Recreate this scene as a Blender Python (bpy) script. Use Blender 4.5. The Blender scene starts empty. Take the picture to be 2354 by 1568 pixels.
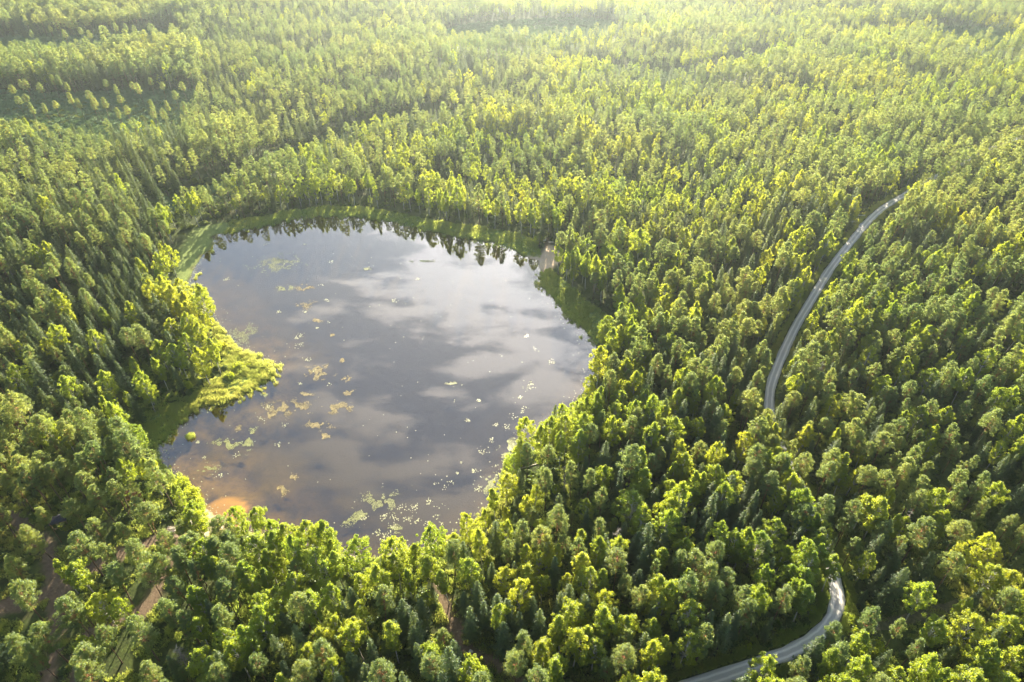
import bpy, math, random
import numpy as np
from mathutils import Vector

# ------------------------------------------------------------------ camera, sky, sun, exposure
sc = bpy.context.scene
H, PITCH = 150.0, math.radians(39.0)
cam_data = bpy.data.cameras.new("camera")
cam_data.sensor_width, cam_data.lens = 36.0, 24.0
cam_data.clip_start, cam_data.clip_end = 1.0, 12000.0
cam = bpy.data.objects.new("camera", cam_data)
cam.location = (0, 0, H)
cam.rotation_euler = (math.pi / 2 - PITCH, 0, 0)
sc.collection.objects.link(cam)
sc.camera = cam

SUN_EL, SUN_AZ = math.radians(16.0), math.radians(3.5)      # azimuth from +Y towards +X
SUN_DIR = Vector((math.sin(SUN_AZ) * math.cos(SUN_EL), math.cos(SUN_AZ) * math.cos(SUN_EL), math.sin(SUN_EL)))
sun_data = bpy.data.lights.new("sun", 'SUN')
sun_data.energy, sun_data.angle = 5.0, math.radians(0.5)
sun_data.color = (1.0, 0.86, 0.63)
sun = bpy.data.objects.new("sun", sun_data)
sun.rotation_euler = SUN_DIR.to_track_quat('Z', 'Y').to_euler()
sun.location = SUN_DIR * 3000
sc.collection.objects.link(sun)

world = bpy.data.worlds.new("World")
sc.world = world
world.use_nodes = True
wn, wl = world.node_tree.nodes, world.node_tree.links
wn.clear()


def N(nodes, kind, **kw):
    n = nodes.new(kind)
    for k, v in kw.items():
        if k.startswith("i_"):
            n.inputs[k[2:].replace("_", " ")].default_value = v
        else:
            setattr(n, k, v)
    return n


def math_node(nodes, links, op, a, b=None, c=None, clamp=False):
    n = nodes.new("ShaderNodeMath")
    n.operation, n.use_clamp = op, clamp
    for i, v in enumerate((a, b, c)):
        if v is None:
            continue
        if isinstance(v, (int, float)):
            n.inputs[i].default_value = v
        else:
            links.new(v, n.inputs[i])
    return n.outputs[0]


def ramp(nodes, links, fac, stops, interp='LINEAR'):
    n = nodes.new("ShaderNodeValToRGB")
    cr = n.color_ramp
    cr.interpolation = interp
    while len(cr.elements) < len(stops):
        cr.elements.new(0.5)
    for e, (p, c) in zip(cr.elements, stops):
        e.position = p
        e.color = (*c, 1) if len(c) == 3 else c
    links.new(fac, n.inputs[0])
    return n.outputs[0]


def mixrgb(nodes, links, fac, a, b, blend='MIX'):
    n = nodes.new("ShaderNodeMix")
    n.data_type, n.blend_type = 'RGBA', blend
    for sock, v in ((n.inputs[0], fac), (n.inputs[6], a), (n.inputs[7], b)):
        if isinstance(v, (int, float)):
            sock.default_value = v
        elif isinstance(v, (tuple, list)):
            sock.default_value = (*v, 1) if len(v) == 3 else v
        else:
            links.new(v, sock)
    return n.outputs[2]


CLOUD_SHIFT = (-0.32, -0.04, 17.56)
CLOUD_GAIN, CLOUD_CONTRAST, CLOUD_BIAS = 1.25, 3.3, -5.0
SKY_STRENGTH = 0.07
sky = wn.new("ShaderNodeTexSky")
sky.sky_type = 'NISHITA'
sky.sun_disc = False
sky.sun_elevation, sky.sun_rotation = SUN_EL, SUN_AZ
sky.air_density, sky.dust_density, sky.ozone_density = 1.0, 1.0, 1.0
# broken cloud cover on a flat layer: view direction projected on a plane overhead
tc = wn.new("ShaderNodeTexCoord")
sep = wn.new("ShaderNodeSeparateXYZ")
wl.new(tc.outputs["Generated"], sep.inputs[0])
zc = math_node(wn, wl, 'MAXIMUM', sep.outputs[2], 0.06)
px_ = math_node(wn, wl, 'DIVIDE', sep.outputs[0], zc)
py_ = math_node(wn, wl, 'DIVIDE', sep.outputs[1], zc)
comb = wn.new("ShaderNodeCombineXYZ")
wl.new(px_, comb.inputs[0]); wl.new(py_, comb.inputs[1])
cmap = N(wn, "ShaderNodeMapping")
cmap.inputs["Location"].default_value = CLOUD_SHIFT
wl.new(comb.outputs[0], cmap.inputs[0])
n_big = N(wn, "ShaderNodeTexNoise", i_Scale=1.3, i_Detail=2.0, i_Roughness=0.5, i_Distortion=0.2)
n_fine = N(wn, "ShaderNodeTexNoise", i_Scale=9.5, i_Detail=8.0, i_Roughness=0.52, i_Distortion=0.25)
stretch = N(wn, "ShaderNodeMapping")
stretch.inputs["Scale"].default_value = (0.8, 1.35, 1.0)
stretch.inputs["Rotation"].default_value = (0, 0, 0.25)
wl.new(cmap.outputs[0], n_big.inputs["Vector"])
wl.new(cmap.outputs[0], stretch.inputs[0])
wl.new(stretch.outputs[0], n_fine.inputs["Vector"])
dens = math_node(wn, wl, 'ADD', math_node(wn, wl, 'MULTIPLY', n_big.outputs[0], 1.5),
                 math_node(wn, wl, 'MULTIPLY', n_fine.outputs[0], 1.6))
dens = math_node(wn, wl, 'MULTIPLY_ADD', dens, CLOUD_CONTRAST, CLOUD_BIAS, clamp=True)
cover = ramp(wn, wl, dens, [(0.0, (0.08, 0.08, 0.08)), (1.0, (1, 1, 1))], 'EASE')
# clouds glow more towards the sun (forward scattering), greyer away from it
dotn = wn.new("ShaderNodeVectorMath"); dotn.operation = 'DOT_PRODUCT'
wl.new(tc.outputs["Generated"], dotn.inputs[0]); dotn.inputs[1].default_value = SUN_DIR
fw = math_node(wn, wl, 'POWER', math_node(wn, wl, 'MAXIMUM', dotn.outputs["Value"], 0.0), 7.5)
glow = math_node(wn, wl, 'MULTIPLY_ADD', fw, CLOUD_GAIN, 0.06)
bg_sky = N(wn, "ShaderNodeBackground", i_Strength=SKY_STRENGTH)
wl.new(sky.outputs[0], bg_sky.inputs[0])
bg_cl = N(wn, "ShaderNodeBackground")
bg_cl.inputs[0].default_value = (1.0, 0.95, 0.93, 1)
wl.new(glow, bg_cl.inputs[1])
mixw = wn.new("ShaderNodeMixShader")
wl.new(cover, mixw.inputs[0]); wl.new(bg_sky.outputs[0], mixw.inputs[1]); wl.new(bg_cl.outputs[0], mixw.inputs[2])
wout = wn.new("ShaderNodeOutputWorld")
wl.new(mixw.outputs[0], wout.inputs[0])

sc.view_settings.view_transform = 'Standard'
sc.view_settings.look = 'None'
sc.view_settings.gamma = 1.0
sc.view_settings.exposure = 2.55
sc.view_settings.use_curve_mapping = False
sc.cycles.use_denoising = True
sc.cycles.use_adaptive_sampling = True
sc.cycles.adaptive_threshold = 0.03
sc.cycles.max_bounces = 6
sc.cycles.diffuse_bounces = 2
sc.cycles.transmission_bounces = 4
sc.cycles.transparent_max_bounces = 8
sc.cycles.volume_bounces = 0
sc.cycles.glossy_bounces = 2

# ------------------------------------------------------------------ layout helpers
rng = np.random.default_rng(7)
random.seed(7)
FP, CX, CY = 1568.7, 1176.5, 784.0            # the photograph measured at 2353 x 1568
SP, CP = math.sin(PITCH), math.cos(PITCH)


def ground(px, py, z=0.0):
    """point of the place at height z that the camera sees at a photograph position"""
    u, v = (px - CX) / FP, (py - CY) / FP
    t = (H - z) / (SP + v * CP)
    return np.array([u * t, (CP - v * SP) * t])


def project(X, Y, Z):
    d = Y * CP + (H - Z) * SP
    return CX + FP * X / d, CY + FP * ((H - Z) * CP - Y * SP) / d, d


def smooth_line(pts, step=2.0, closed=False):
    P = np.array(pts, float)
    n = len(P)
    out = []
    rngi = range(n) if closed else range(n - 1)
    for i in rngi:
        if closed:
            p0, p1, p2, p3 = P[i - 1], P[i], P[(i + 1) % n], P[(i + 2) % n]
        else:
            p0, p1, p2, p3 = P[max(i - 1, 0)], P[i], P[i + 1], P[min(i + 2, n - 1)]
        m = max(2, int(np.linalg.norm(p2 - p1) / step))
        for k in range(m):
            t = k / m
            out.append(0.5 * ((2 * p1) + (-p0 + p2) * t + (2 * p0 - 5 * p1 + 4 * p2 - p3) * t * t + (-p0 + 3 * p1 - 3 * p2 + p3) * t ** 3))
    if not closed:
        out.append(P[-1])
    return np.array(out)


def seg_dist(X, Y, L, closed=False):
    X, Y = np.asarray(X, float), np.asarray(Y, float)
    best = np.full(X.shape, 1e9)
    m = len(L) if closed else len(L) - 1
    for i in range(m):
        a, b = L[i], L[(i + 1) % len(L)]
        d = b - a
        l2 = float(d @ d) + 1e-9
        t = np.clip(((X - a[0]) * d[0] + (Y - a[1]) * d[1]) / l2, 0, 1)
        best = np.minimum(best, (X - a[0] - t * d[0]) ** 2 + (Y - a[1] - t * d[1]) ** 2)
    return np.sqrt(best)


def inside(X, Y, L):
    X, Y = np.asarray(X, float), np.asarray(Y, float)
    r = np.zeros(X.shape, bool)
    n = len(L)
    for i in range(n):
        (x1, y1), (x2, y2) = L[i], L[(i + 1) % n]
        if y1 == y2:
            continue
        c = ((y1 > Y) != (y2 > Y)) & (X < (x2 - x1) * (Y - y1) / (y2 - y1) + x1)
        r ^= c
    return r


def gp(pts):
    return np.array([ground(x, y) for x, y in pts])


def vnoise(X, Y, scale, seed=0):
    """cheap smooth value noise in 0..1"""
    r = np.random.default_rng(seed)
    T = r.random((64, 64))
    x, y = np.asarray(X) / scale + 1000, np.asarray(Y) / scale + 1000
    xi, yi = np.floor(x).astype(int), np.floor(y).astype(int)
    fx, fy = x - xi, y - yi
    fx, fy = fx * fx * (3 - 2 * fx), fy * fy * (3 - 2 * fy)
    g = lambda a, b: T[a % 64, b % 64]
    return (g(xi, yi) * (1 - fx) * (1 - fy) + g(xi + 1, yi) * fx * (1 - fy) + g(xi, yi + 1) * (1 - fx) * fy + g(xi + 1, yi + 1) * fx * fy)


WATER_Z = -0.35
LAKE = smooth_line(gp([
    (490, 537), (560, 527), (640, 506), (720, 494), (800, 492), (880, 503), (960, 520), (1040, 539), (1110, 551), (1165, 566), (1200, 583),
    (1232, 599), (1241, 610), (1240, 625), (1256, 655), (1284, 692), (1315, 730), (1348, 762), (1376, 795), (1378, 840), (1345, 900),
    (1295, 965), (1235, 1022), (1182, 1058), (1160, 1085), (1160, 1118), (1120, 1172), (1060, 1228), (970, 1275), (870, 1283), (780, 1282),
    (690, 1268), (610, 1240), (540, 1215), (500, 1198), (480, 1178), (462, 1160), (435, 1132), (395, 1100), (365, 1060), (357, 1035), (378, 1010),
    (398, 976), (432, 947), (482, 930), (530, 918), (590, 893), (622, 862), (628, 845), (600, 826), (548, 800), (518, 770), (500, 742), (478, 716), (452, 690), (436, 655),
    (445, 615), (466, 583), (488, 560)]), 3.0, True)
_wob = np.stack([vnoise(LAKE[:, 0], LAKE[:, 1], 4.0, 61) + 0.6 * vnoise(LAKE[:, 0], LAKE[:, 1], 1.9, 63), vnoise(LAKE[:, 0], LAKE[:, 1], 4.0, 62) + 0.6 * vnoise(LAKE[:, 0], LAKE[:, 1], 1.9, 64)], 1) - 0.8
LAKE = LAKE + 2.6 * _wob * np.clip(np.hypot(*(LAKE - ground(490, 1185)).T) / 12 - 0.7, 0, 1)[:, None]
ROAD = smooth_line(gp([
    (1520, 1600), (1632, 1567), (1702, 1542), (1770, 1519), (1830, 1494), (1882, 1460), (1913, 1420), (1924, 1375), (1918, 1330), (1906, 1280), (1888, 1220),
    (1858, 1150), (1822, 1080), (1788, 1010), (1770, 950), (1772, 890), (1786, 845), (1808, 792), (1834, 740), (1866, 688), (1902, 630), (1940, 580),
    (1978, 532), (2010, 497), (2045, 470), (2075, 452), (2130, 418), (2190, 388), (2250, 357), (2353, 318), (2480, 280)]), 4.0)
DIRT = [smooth_line(gp(p), 3.0) for p in (
    [(-60, 1400), (40, 1382), (123, 1355), (216, 1302), (290, 1266), (370, 1236), (430, 1212)],
    [(100, 1600), (116, 1510), (130, 1430), (123, 1355), (108, 1265), (60, 1215), (20, 1180)],
    [(170, 1560), (205, 1455), (330, 1405), (385, 1300), (430, 1230)],
    [(1005, 1330), (1029, 1405), (1047, 1445), (1060, 1488), (1117, 1512), (1167, 1538), (1194, 1568), (1215, 1600)],
    [(1260, 548), (1256, 562), (1250, 585)])]
DIRT_W = [2.3, 2.0, 1.8, 1.4, 0.8]
TRACK = smooth_line(gp([(1932, 1442), (2010, 1437), (2080, 1426), (2150, 1406), (2215, 1386), (2300, 1350)]), 3.0)
CLEAR = [smooth_line(gp(p), 6.0, True) for p in (
    [(-120, 222), (150, 216), (436, 203), (446, 255), (405, 310), (233, 332), (100, 338), (-120, 322)],
    [(-80, 98), (200, 86), (398, 70), (405, 112), (200, 132), (-80, 148)],
    [(1060, 58), (1380, 52), (1380, 98), (1060, 104)],
    [(2120, 72), (2200, 66), (2330, 90), (2300, 112), (2170, 98)])]
GAPS = [(smooth_line(gp(p), 6.0), w) for p, w in (
    ([(395, 486), (500, 440), (633, 384), (733, 338), (851, 300), (1017, 278)], 11.0),
    ([(1370, 158), (1520, 182), (1640, 168), (1790, 122)], 10.0))]
MEADOW = [smooth_line(gp(p), 3.0, True) for p in (
    [(405, 540), (470, 520), (640, 490), (720, 478), (800, 476), (880, 484), (960, 500), (1050, 515), (1140, 528), (1215, 545), (1240, 580), (1232, 610), (1100, 640), (600, 640), (430, 690), (405, 640), (398, 590)],
    [(500, 735), (548, 795), (640, 830), (645, 870), (540, 930), (430, 960), (375, 1030), (330, 1045), (312, 1010), (345, 965), (420, 915), (470, 895), (512, 868), (515, 830), (490, 775)],
    [(1240, 608), (1290, 640), (1345, 690), (1410, 738), (1400, 775), (1340, 790), (1240, 680)])]
SAND = [smooth_line(gp(p), 2.0, True) for p in (
    [(460, 1156), (486, 1174), (505, 1194), (535, 1215), (515, 1228), (470, 1232), (430, 1228), (412, 1215), (440, 1195)],
    [(1212, 590), (1240, 592), (1262, 565), (1284, 580), (1282, 600), (1250, 625), (1228, 618)])]


def terrain(X, Y):
    d = seg_dist(X, Y, LAKE[::4], True)
    a = np.clip((d - 15) / 60, 0, 1)
    r = 1.6 * np.sin(np.asarray(X) / 61 + 1) * np.cos(np.asarray(Y) / 83) + 1.2 * np.sin((np.asarray(X) + np.asarray(Y)) / 47)
    near = np.clip((np.asarray(Y) - 40) / 60, 0.25, 1)
    return a * r * near


# ------------------------------------------------------------------ mesh helpers
COL = sc.collection


def mesh_from(name, V, F, mats=(), fm=None, smooth=False):
    me = bpy.data.meshes.new(name)
    V = np.asarray(V, np.float32)
    me.vertices.add(len(V))
    me.vertices.foreach_set("co", V.ravel())
    if isinstance(F, np.ndarray):
        k = F.shape[1]
        me.loops.add(F.size)
        me.loops.foreach_set("vertex_index", F.ravel().astype(np.int32))
        me.polygons.add(len(F))
        me.polygons.foreach_set("loop_start", (np.arange(len(F)) * k).astype(np.int32))
    else:
        lens = np.array([len(f) for f in F])
        flat = np.array([i for f in F for i in f], np.int32)
        me.loops.add(len(flat))
        me.loops.foreach_set("vertex_index", flat)
        me.polygons.add(len(F))
        me.polygons.foreach_set("loop_start", np.concatenate([[0], np.cumsum(lens)[:-1]]).astype(np.int32))
    for m in mats:
        me.materials.append(m)
    if fm is not None:
        me.polygons.foreach_set("material_index", np.asarray(fm, np.int32))
    if smooth:
        me.polygons.foreach_set("use_smooth", np.ones(len(me.polygons), bool))
    me.update(calc_edges=True)
    me.validate()
    return me


def obj(name, me, parent=None, loc=None, rot=None, scale=None, label=None, cat=None, group=None, kind=None):
    o = bpy.data.objects.new(name, me)
    COL.objects.link(o)
    if parent is not None:
        o.parent = parent
    if loc is not None:
        o.location = loc
    if rot is not None:
        o.rotation_euler = rot
    if scale is not None:
        o.scale = scale
    for k, v in (("label", label), ("category", cat), ("group", group), ("kind", kind)):
        if v:
            o[k] = v
    return o


class Geo:
    """collects vertices and faces of one mesh"""
    def __init__(self):
        self.V, self.F, self.n = [], [], 0

    def add(self, V, F):
        V = np.asarray(V, float)
        self.V.append(V)
        self.F += [tuple(int(i) + self.n for i in f) for f in F]
        self.n += len(V)
        return self

    def tube(self, pts, radii, sides=6, cap=True):
        pts = np.asarray(pts, float)
        rings = []
        for i, p in enumerate(pts):
            d = pts[min(i + 1, len(pts) - 1)] - pts[max(i - 1, 0)]
            d = d / (np.linalg.norm(d) + 1e-9)
            a = np.cross(d, (0, 0, 1.0) if abs(d[2]) < 0.9 else (1.0, 0, 0))
            a /= np.linalg.norm(a) + 1e-9
            b = np.cross(d, a)
            for k in range(sides):
                th = 2 * math.pi * k / sides
                rings.append(p + radii[i] * (math.cos(th) * a + math.sin(th) * b))
        F = []
        for i in range(len(pts) - 1):
            for k in range(sides):
                F.append((i * sides + k, i * sides + (k + 1) % sides, (i + 1) * sides + (k + 1) % sides, (i + 1) * sides + k))
        if cap:
            F.append(tuple(range(sides))[::-1])
            F.append(tuple((len(pts) - 1) * sides + k for k in range(sides)))
        return self.add(rings, F)

    def box(self, c, s, rz=0.0, rx=0.0):
        c = np.asarray(c, float)
        v = np.array([(x, y, z) for z in (-.5, .5) for y in (-.5, .5) for x in (-.5, .5)]) * np.asarray(s, float)
        cr, sr = math.cos(rx), math.sin(rx)
        v = np.stack([v[:, 0], v[:, 1] * cr - v[:, 2] * sr, v[:, 1] * sr + v[:, 2] * cr], 1)
        cz, sz = math.cos(rz), math.sin(rz)
        v = np.stack([v[:, 0] * cz - v[:, 1] * sz, v[:, 0] * sz + v[:, 1] * cz, v[:, 2]], 1)
        return self.add(v + c, [(0, 2, 3, 1), (4, 5, 7, 6), (0, 1, 5, 4), (2, 6, 7, 3), (0, 4, 6, 2), (1, 3, 7, 5)])

    def mesh(self, name, mats, smooth=False):
        return mesh_from(name, np.concatenate(self.V), self.F, mats, None, smooth)


def quads(C, A, B):
    """leaf quads from centres and half axes"""
    C, A, B = (np.asarray(a, float) for a in (C, A, B))
    V = np.stack([C - A - B, C + A - B * 0.6, C + A * 0.9 + B, C - A * 0.8 + B * 0.8], 1).reshape(-1, 3)
    F = np.arange(len(C) * 4).reshape(-1, 4)
    return V, F


# ------------------------------------------------------------------ materials
def new_mat(name):
    m = bpy.data.materials.new(name)
    m.use_nodes = True
    nt = m.node_tree
    nt.nodes.clear()
    out = nt.nodes.new("ShaderNodeOutputMaterial")
    return m, nt.nodes, nt.links, out


def foliage_mat(name, stops, trans_stops, trans=0.5, gloss=0.04):
    m, n, l, out = new_mat(name)
    oi = n.new("ShaderNodeObjectInfo")
    ge = n.new("ShaderNodeNewGeometry")
    stand = N(n, "ShaderNodeTexNoise", i_Scale=0.017, i_Detail=3.0)           # colour drifts from stand to stand
    l.new(oi.outputs["Location"], stand.inputs["Vector"])
    sv = math_node(n, l, 'MULTIPLY_ADD', stand.outputs[0], 3.6, -1.3, clamp=True)
    f = math_node(n, l, 'MULTIPLY_ADD', ge.outputs["Random Per Island"], 0.22,
                  math_node(n, l, 'MULTIPLY_ADD', oi.outputs["Random"], 0.32, math_node(n, l, 'MULTIPLY', sv, 0.46)))
    c1 = ramp(n, l, f, stops)
    c2 = ramp(n, l, f, trans_stops)
    d = n.new("ShaderNodeBsdfDiffuse"); l.new(c1, d.inputs[0])
    t = n.new("ShaderNodeBsdfTranslucent"); l.new(c2, t.inputs[0])
    mx = n.new("ShaderNodeMixShader"); mx.inputs[0].default_value = trans
    l.new(d.outputs[0], mx.inputs[1]); l.new(t.outputs[0], mx.inputs[2])
    g = n.new("ShaderNodeBsdfGlossy"); g.inputs["Roughness"].default_value = 0.55
    g.inputs[0].default_value = (0.9, 0.95, 0.85, 1)
    m2 = n.new("ShaderNodeMixShader"); m2.inputs[0].default_value = gloss
    l.new(mx.outputs[0], m2.inputs[1]); l.new(g.outputs[0], m2.inputs[2])
    l.new(m2.outputs[0], out.inputs[0])
    return m


def bark_mat(name, lower, upper, dark, band=3.0, zmid=10.0, zspan=6.0):
    m, n, l, out = new_mat(name)
    tcn = n.new("ShaderNodeTexCoord")
    se = n.new("ShaderNodeSeparateXYZ"); l.new(tcn.outputs["Object"], se.inputs[0])
    f = math_node(n, l, 'MULTIPLY_ADD', se.outputs[2], 1.0 / zspan, -(zmid - zspan / 2) / zspan, clamp=True)
    base = mixrgb(n, l, f, lower, upper)
    mp = n.new("ShaderNodeMapping"); mp.inputs["Scale"].default_value = (2.0, 2.0, band)
    l.new(tcn.outputs["Object"], mp.inputs[0])
    no = N(n, "ShaderNodeTexNoise", i_Scale=2.0, i_Detail=4.0)
    l.new(mp.outputs[0], no.inputs["Vector"])
    fac = ramp(n, l, no.outputs[0], [(0.52, (0, 0, 0)), (0.62, (1, 1, 1))])
    col = mixrgb(n, l, fac, base, dark)
    b = N(n, "ShaderNodeBsdfPrincipled", i_Roughness=0.85)
    l.new(col, b.inputs["Base Color"])
    l.new(b.outputs[0], out.inputs[0])
    return m


def plain_mat(name, col, rough=0.8, var=0.25, scale=3.0, metallic=0.0, translucent=0.0):
    m, n, l, out = new_mat(name)
    tcn = n.new("ShaderNodeTexCoord")
    no = N(n, "ShaderNodeTexNoise", i_Scale=scale, i_Detail=5.0)
    l.new(tcn.outputs["Object"], no.inputs["Vector"])
    lo = tuple(c * (1 - var) for c in col)
    hi = tuple(min(1, c * (1 + var)) for c in col)
    c = ramp(n, l, no.outputs[0], [(0.3, lo), (0.7, hi)])
    b = N(n, "ShaderNodeBsdfPrincipled", i_Roughness=rough, i_Metallic=metallic)
    l.new(c, b.inputs["Base Color"])
    l.new(b.outputs[0], out.inputs[0])
    return m


M_BIRCH = foliage_mat("birch_leaves", [(0.0, (0.056, 0.115, 0.018)), (0.5, (0.100, 0.160, 0.020)), (1.0, (0.175, 0.195, 0.022))],
                      [(0.0, (0.36, 0.52, 0.035)), (0.5, (0.58, 0.66, 0.035)), (1.0, (0.84, 0.80, 0.035))], 0.62)
M_PINE = foliage_mat("pine_needles", [(0.0, (0.040, 0.090, 0.034)), (0.5, (0.066, 0.122, 0.038)), (1.0, (0.110, 0.155, 0.040))],
                     [(0.0, (0.25, 0.38, 0.09)), (0.5, (0.42, 0.50, 0.10)), (1.0, (0.62, 0.64, 0.11))], 0.54)
M_SPRUCE = foliage_mat("spruce_needles", [(0.0, (0.020, 0.062, 0.026)), (0.6, (0.034, 0.086, 0.028)), (1.0, (0.066, 0.112, 0.028))],
                       [(0.0, (0.16, 0.27, 0.06)), (1.0, (0.48, 0.52, 0.07))], 0.48)
M_WEEDS = foliage_mat("clearing_weeds", [(0.0, (0.09, 0.19, 0.075)), (1.0, (0.16, 0.27, 0.095))], [(0.0, (0.06, 0.13, 0.03)), (1.0, (0.14, 0.22, 0.04))], 0.3)
M_BUSH = foliage_mat("undergrowth_leaves", [(0.0, (0.030, 0.085, 0.020)), (1.0, (0.080, 0.140, 0.022))],
                     [(0.0, (0.14, 0.22, 0.02)), (1.0, (0.34, 0.36, 0.025))], 0.45)
M_REED = foliage_mat("reed_blades", [(0.0, (0.18, 0.29, 0.09)), (0.6, (0.26, 0.34, 0.11)), (1.0, (0.38, 0.33, 0.15))],
                     [(0.0, (0.34, 0.48, 0.07)), (1.0, (0.62, 0.58, 0.14))], 0.55)
M_DEADLEAF = foliage_mat("withered_needles", [(0.0, (0.22, 0.10, 0.04)), (1.0, (0.30, 0.15, 0.06))], [(0.0, (0.3, 0.15, 0.05)), (1.0, (0.4, 0.2, 0.07))], 0.4)
B_BIRCH = bark_mat("birch_bark", (0.42, 0.40, 0.37), (0.62, 0.60, 0.56), (0.08, 0.07, 0.06), 3.0, 4.0, 6.0)
B_PINE = bark_mat("pine_bark", (0.13, 0.085, 0.06), (0.42, 0.19, 0.08), (0.08, 0.05, 0.035), 0.7, 9.0, 6.0)
B_SPRUCE = bark_mat("spruce_bark", (0.10, 0.07, 0.055), (0.13, 0.09, 0.07), (0.05, 0.035, 0.03), 1.0)
B_DEAD = bark_mat("dead_wood", (0.30, 0.27, 0.25), (0.42, 0.39, 0.37), (0.18, 0.15, 0.13), 0.6)

# ------------------------------------------------------------------ ground sheet with lake basin
def axis(dense0, dense1, step, far0, far1):
    a = [dense0]
    s = step
    while a[-1] > far0:
        s *= 1.22
        a.append(a[-1] - s)
    left = a[::-1]
    mid = list(np.arange(dense0 + step, dense1, step))
    b = [dense1]
    s = step
    while b[-1] < far1:
        s *= 1.22
        b.append(b[-1] + s)
    return np.array(left + mid + b)


gx = axis(-125, 125, 1.3, -4000, 4000)
gy = axis(50, 300, 1.3, -1500, 4000)
GX, GY = np.meshgrid(gx, gy)
near_lake = (np.abs(GX) < 140) & (GY > 40) & (GY < 320)
dsh = np.full(GX.shape, 1e3)
dsh[near_lake] = seg_dist(GX[near_lake], GY[near_lake], LAKE, True)
ins = np.zeros(GX.shape, bool)
ins[near_lake] = inside(GX[near_lake], GY[near_lake], LAKE)
sd = np.where(ins, -dsh, dsh)                       # signed distance, negative in the water
BEACH_C = ground(514, 1180)
shelf = np.clip(1 - np.hypot(GX - BEACH_C[0], GY - BEACH_C[1]) / 9.0, 0, 1)
GZ = terrain(GX, GY)
bank = np.clip(sd / 3.0, 0, 1)
bed = WATER_Z - np.clip(-sd * 0.13, 0, 2.6) * (1 - 0.85 * np.clip(shelf * 1.6, 0, 1))
GZ = np.where(ins, bed, np.where(sd < 3, WATER_Z + 0.02 + (GZ - WATER_Z) * bank, GZ))
GZ += np.where(sd > 4, 0.12 * (vnoise(GX, GY, 3.5, 3) - 0.5), 0)

sand_m = np.zeros(GX.shape)
for s in SAND:
    q = near_lake
    e = np.zeros(GX.shape)
    e[q] = np.where(inside(GX[q], GY[q], s), 1.0, np.clip(1 - seg_dist(GX[q], GY[q], s, True) / 1.5, 0, 1))
    sand_m = np.maximum(sand_m, e)
dirt_m = np.zeros(GX.shape)
for L, w in zip(DIRT, DIRT_W):
    q = (np.abs(GX) < 300) & (GY > 20) & (GY < 320)
    d = np.full(GX.shape, 99.0)
    d[q] = seg_dist(GX[q], GY[q], L)
    dirt_m = np.maximum(dirt_m, np.clip((w * (0.75 + 0.6 * vnoise(GX, GY, 5, 4)) - d) / 0.8 + 0.5, 0, 1))
meadow_m = np.zeros(GX.shape)
for s in MEADOW:
    meadow_m[near_lake] = np.maximum(meadow_m[near_lake], inside(GX[near_lake], GY[near_lake], s).astype(float))
clear_m = np.zeros(GX.shape)
for s in CLEAR:
    clear_m = np.maximum(clear_m, inside(GX, GY, s).astype(float))
# pale silty shallows along the western side of the lake
pxx, pyy, _ = project(GX, GY, np.zeros_like(GX))
silt = np.clip(1.15 - (-sd) / 26.0, 0, 1) * np.clip((800 - pxx) / 240, 0, 1)
silt = np.maximum(silt, np.clip(1 - (-sd) / 9.0, 0, 1) * 0.45) * ins
silt *= (0.55 + 0.7 * vnoise(GX, GY, 9, 5)) * np.clip((pyy - 620) / 260, 0.25, 1)
shelf_m = np.clip((shelf - 0.30 + 0.12 * (vnoise(GX, GY, 4, 6) - 0.5)) * 9, 0, 1) * ins

ny, nx = GX.shape
V = np.stack([GX, GY, GZ], -1).reshape(-1, 3)
ii = np.arange(ny * nx).reshape(ny, nx)
F = np.stack([ii[:-1, :-1], ii[:-1, 1:], ii[1:, 1:], ii[1:, :-1]], -1).reshape(-1, 4)

m, n, l, out = new_mat("forest_floor")
geo = n.new("ShaderNodeNewGeometry")
n1 = N(n, "ShaderNodeTexNoise", i_Scale=0.16, i_Detail=6.0, i_Roughness=0.65)
n2 = N(n, "ShaderNodeTexNoise", i_Scale=1.7, i_Detail=5.0, i_Roughness=0.7)
l.new(geo.outputs["Position"], n1.inputs["Vector"]); l.new(geo.outputs["Position"], n2.inputs["Vector"])


def attr(nodes, name):
    a = nodes.new("ShaderNodeAttribute")
    a.attribute_name = name
    return a.outputs["Fac"]


moss = ramp(n, l, n1.outputs[0], [(0.34, (0.055, 0.046, 0.028)), (0.46, (0.042, 0.066, 0.022)), (0.64, (0.085, 0.115, 0.024))])
moss = mixrgb(n, l, 0.55, moss, ramp(n, l, n2.outputs[0], [(0.3, (0.024, 0.032, 0.016)), (0.7, (0.090, 0.110, 0.032))]))
grass = ramp(n, l, n2.outputs[0], [(0.3, (0.12, 0.17, 0.05)), (0.7, (0.22, 0.27, 0.08))])
dirt = ramp(n, l, n2.outputs[0], [(0.3, (0.105, 0.075, 0.052)), (0.7, (0.200, 0.150, 0.105))])
sand = ramp(n, l, n2.outputs[0], [(0.3, (0.50, 0.37, 0.25)), (0.7, (0.66, 0.52, 0.37))])
clearing = ramp(n, l, n2.outputs[0], [(0.3, (0.08, 0.15, 0.05)), (0.7, (0.14, 0.21, 0.07))])
mud = ramp(n, l, n2.outputs[0], [(0.3, (0.022, 0.017, 0.012)), (0.7, (0.042, 0.032, 0.022))])
silt_c = ramp(n, l, n1.outputs[0], [(0.38, (0.070, 0.052, 0.028)), (0.64, (0.25, 0.175, 0.068))])
c = mixrgb(n, l, attr(n, "meadow"), moss, grass)
c = mixrgb(n, l, attr(n, "clearing"), c, clearing)
c = mixrgb(n, l, attr(n, "dirt"), c, dirt)
c = mixrgb(n, l, attr(n, "sand"), c, sand)
b_ = mixrgb(n, l, attr(n, "silt"), mud, silt_c)
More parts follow.
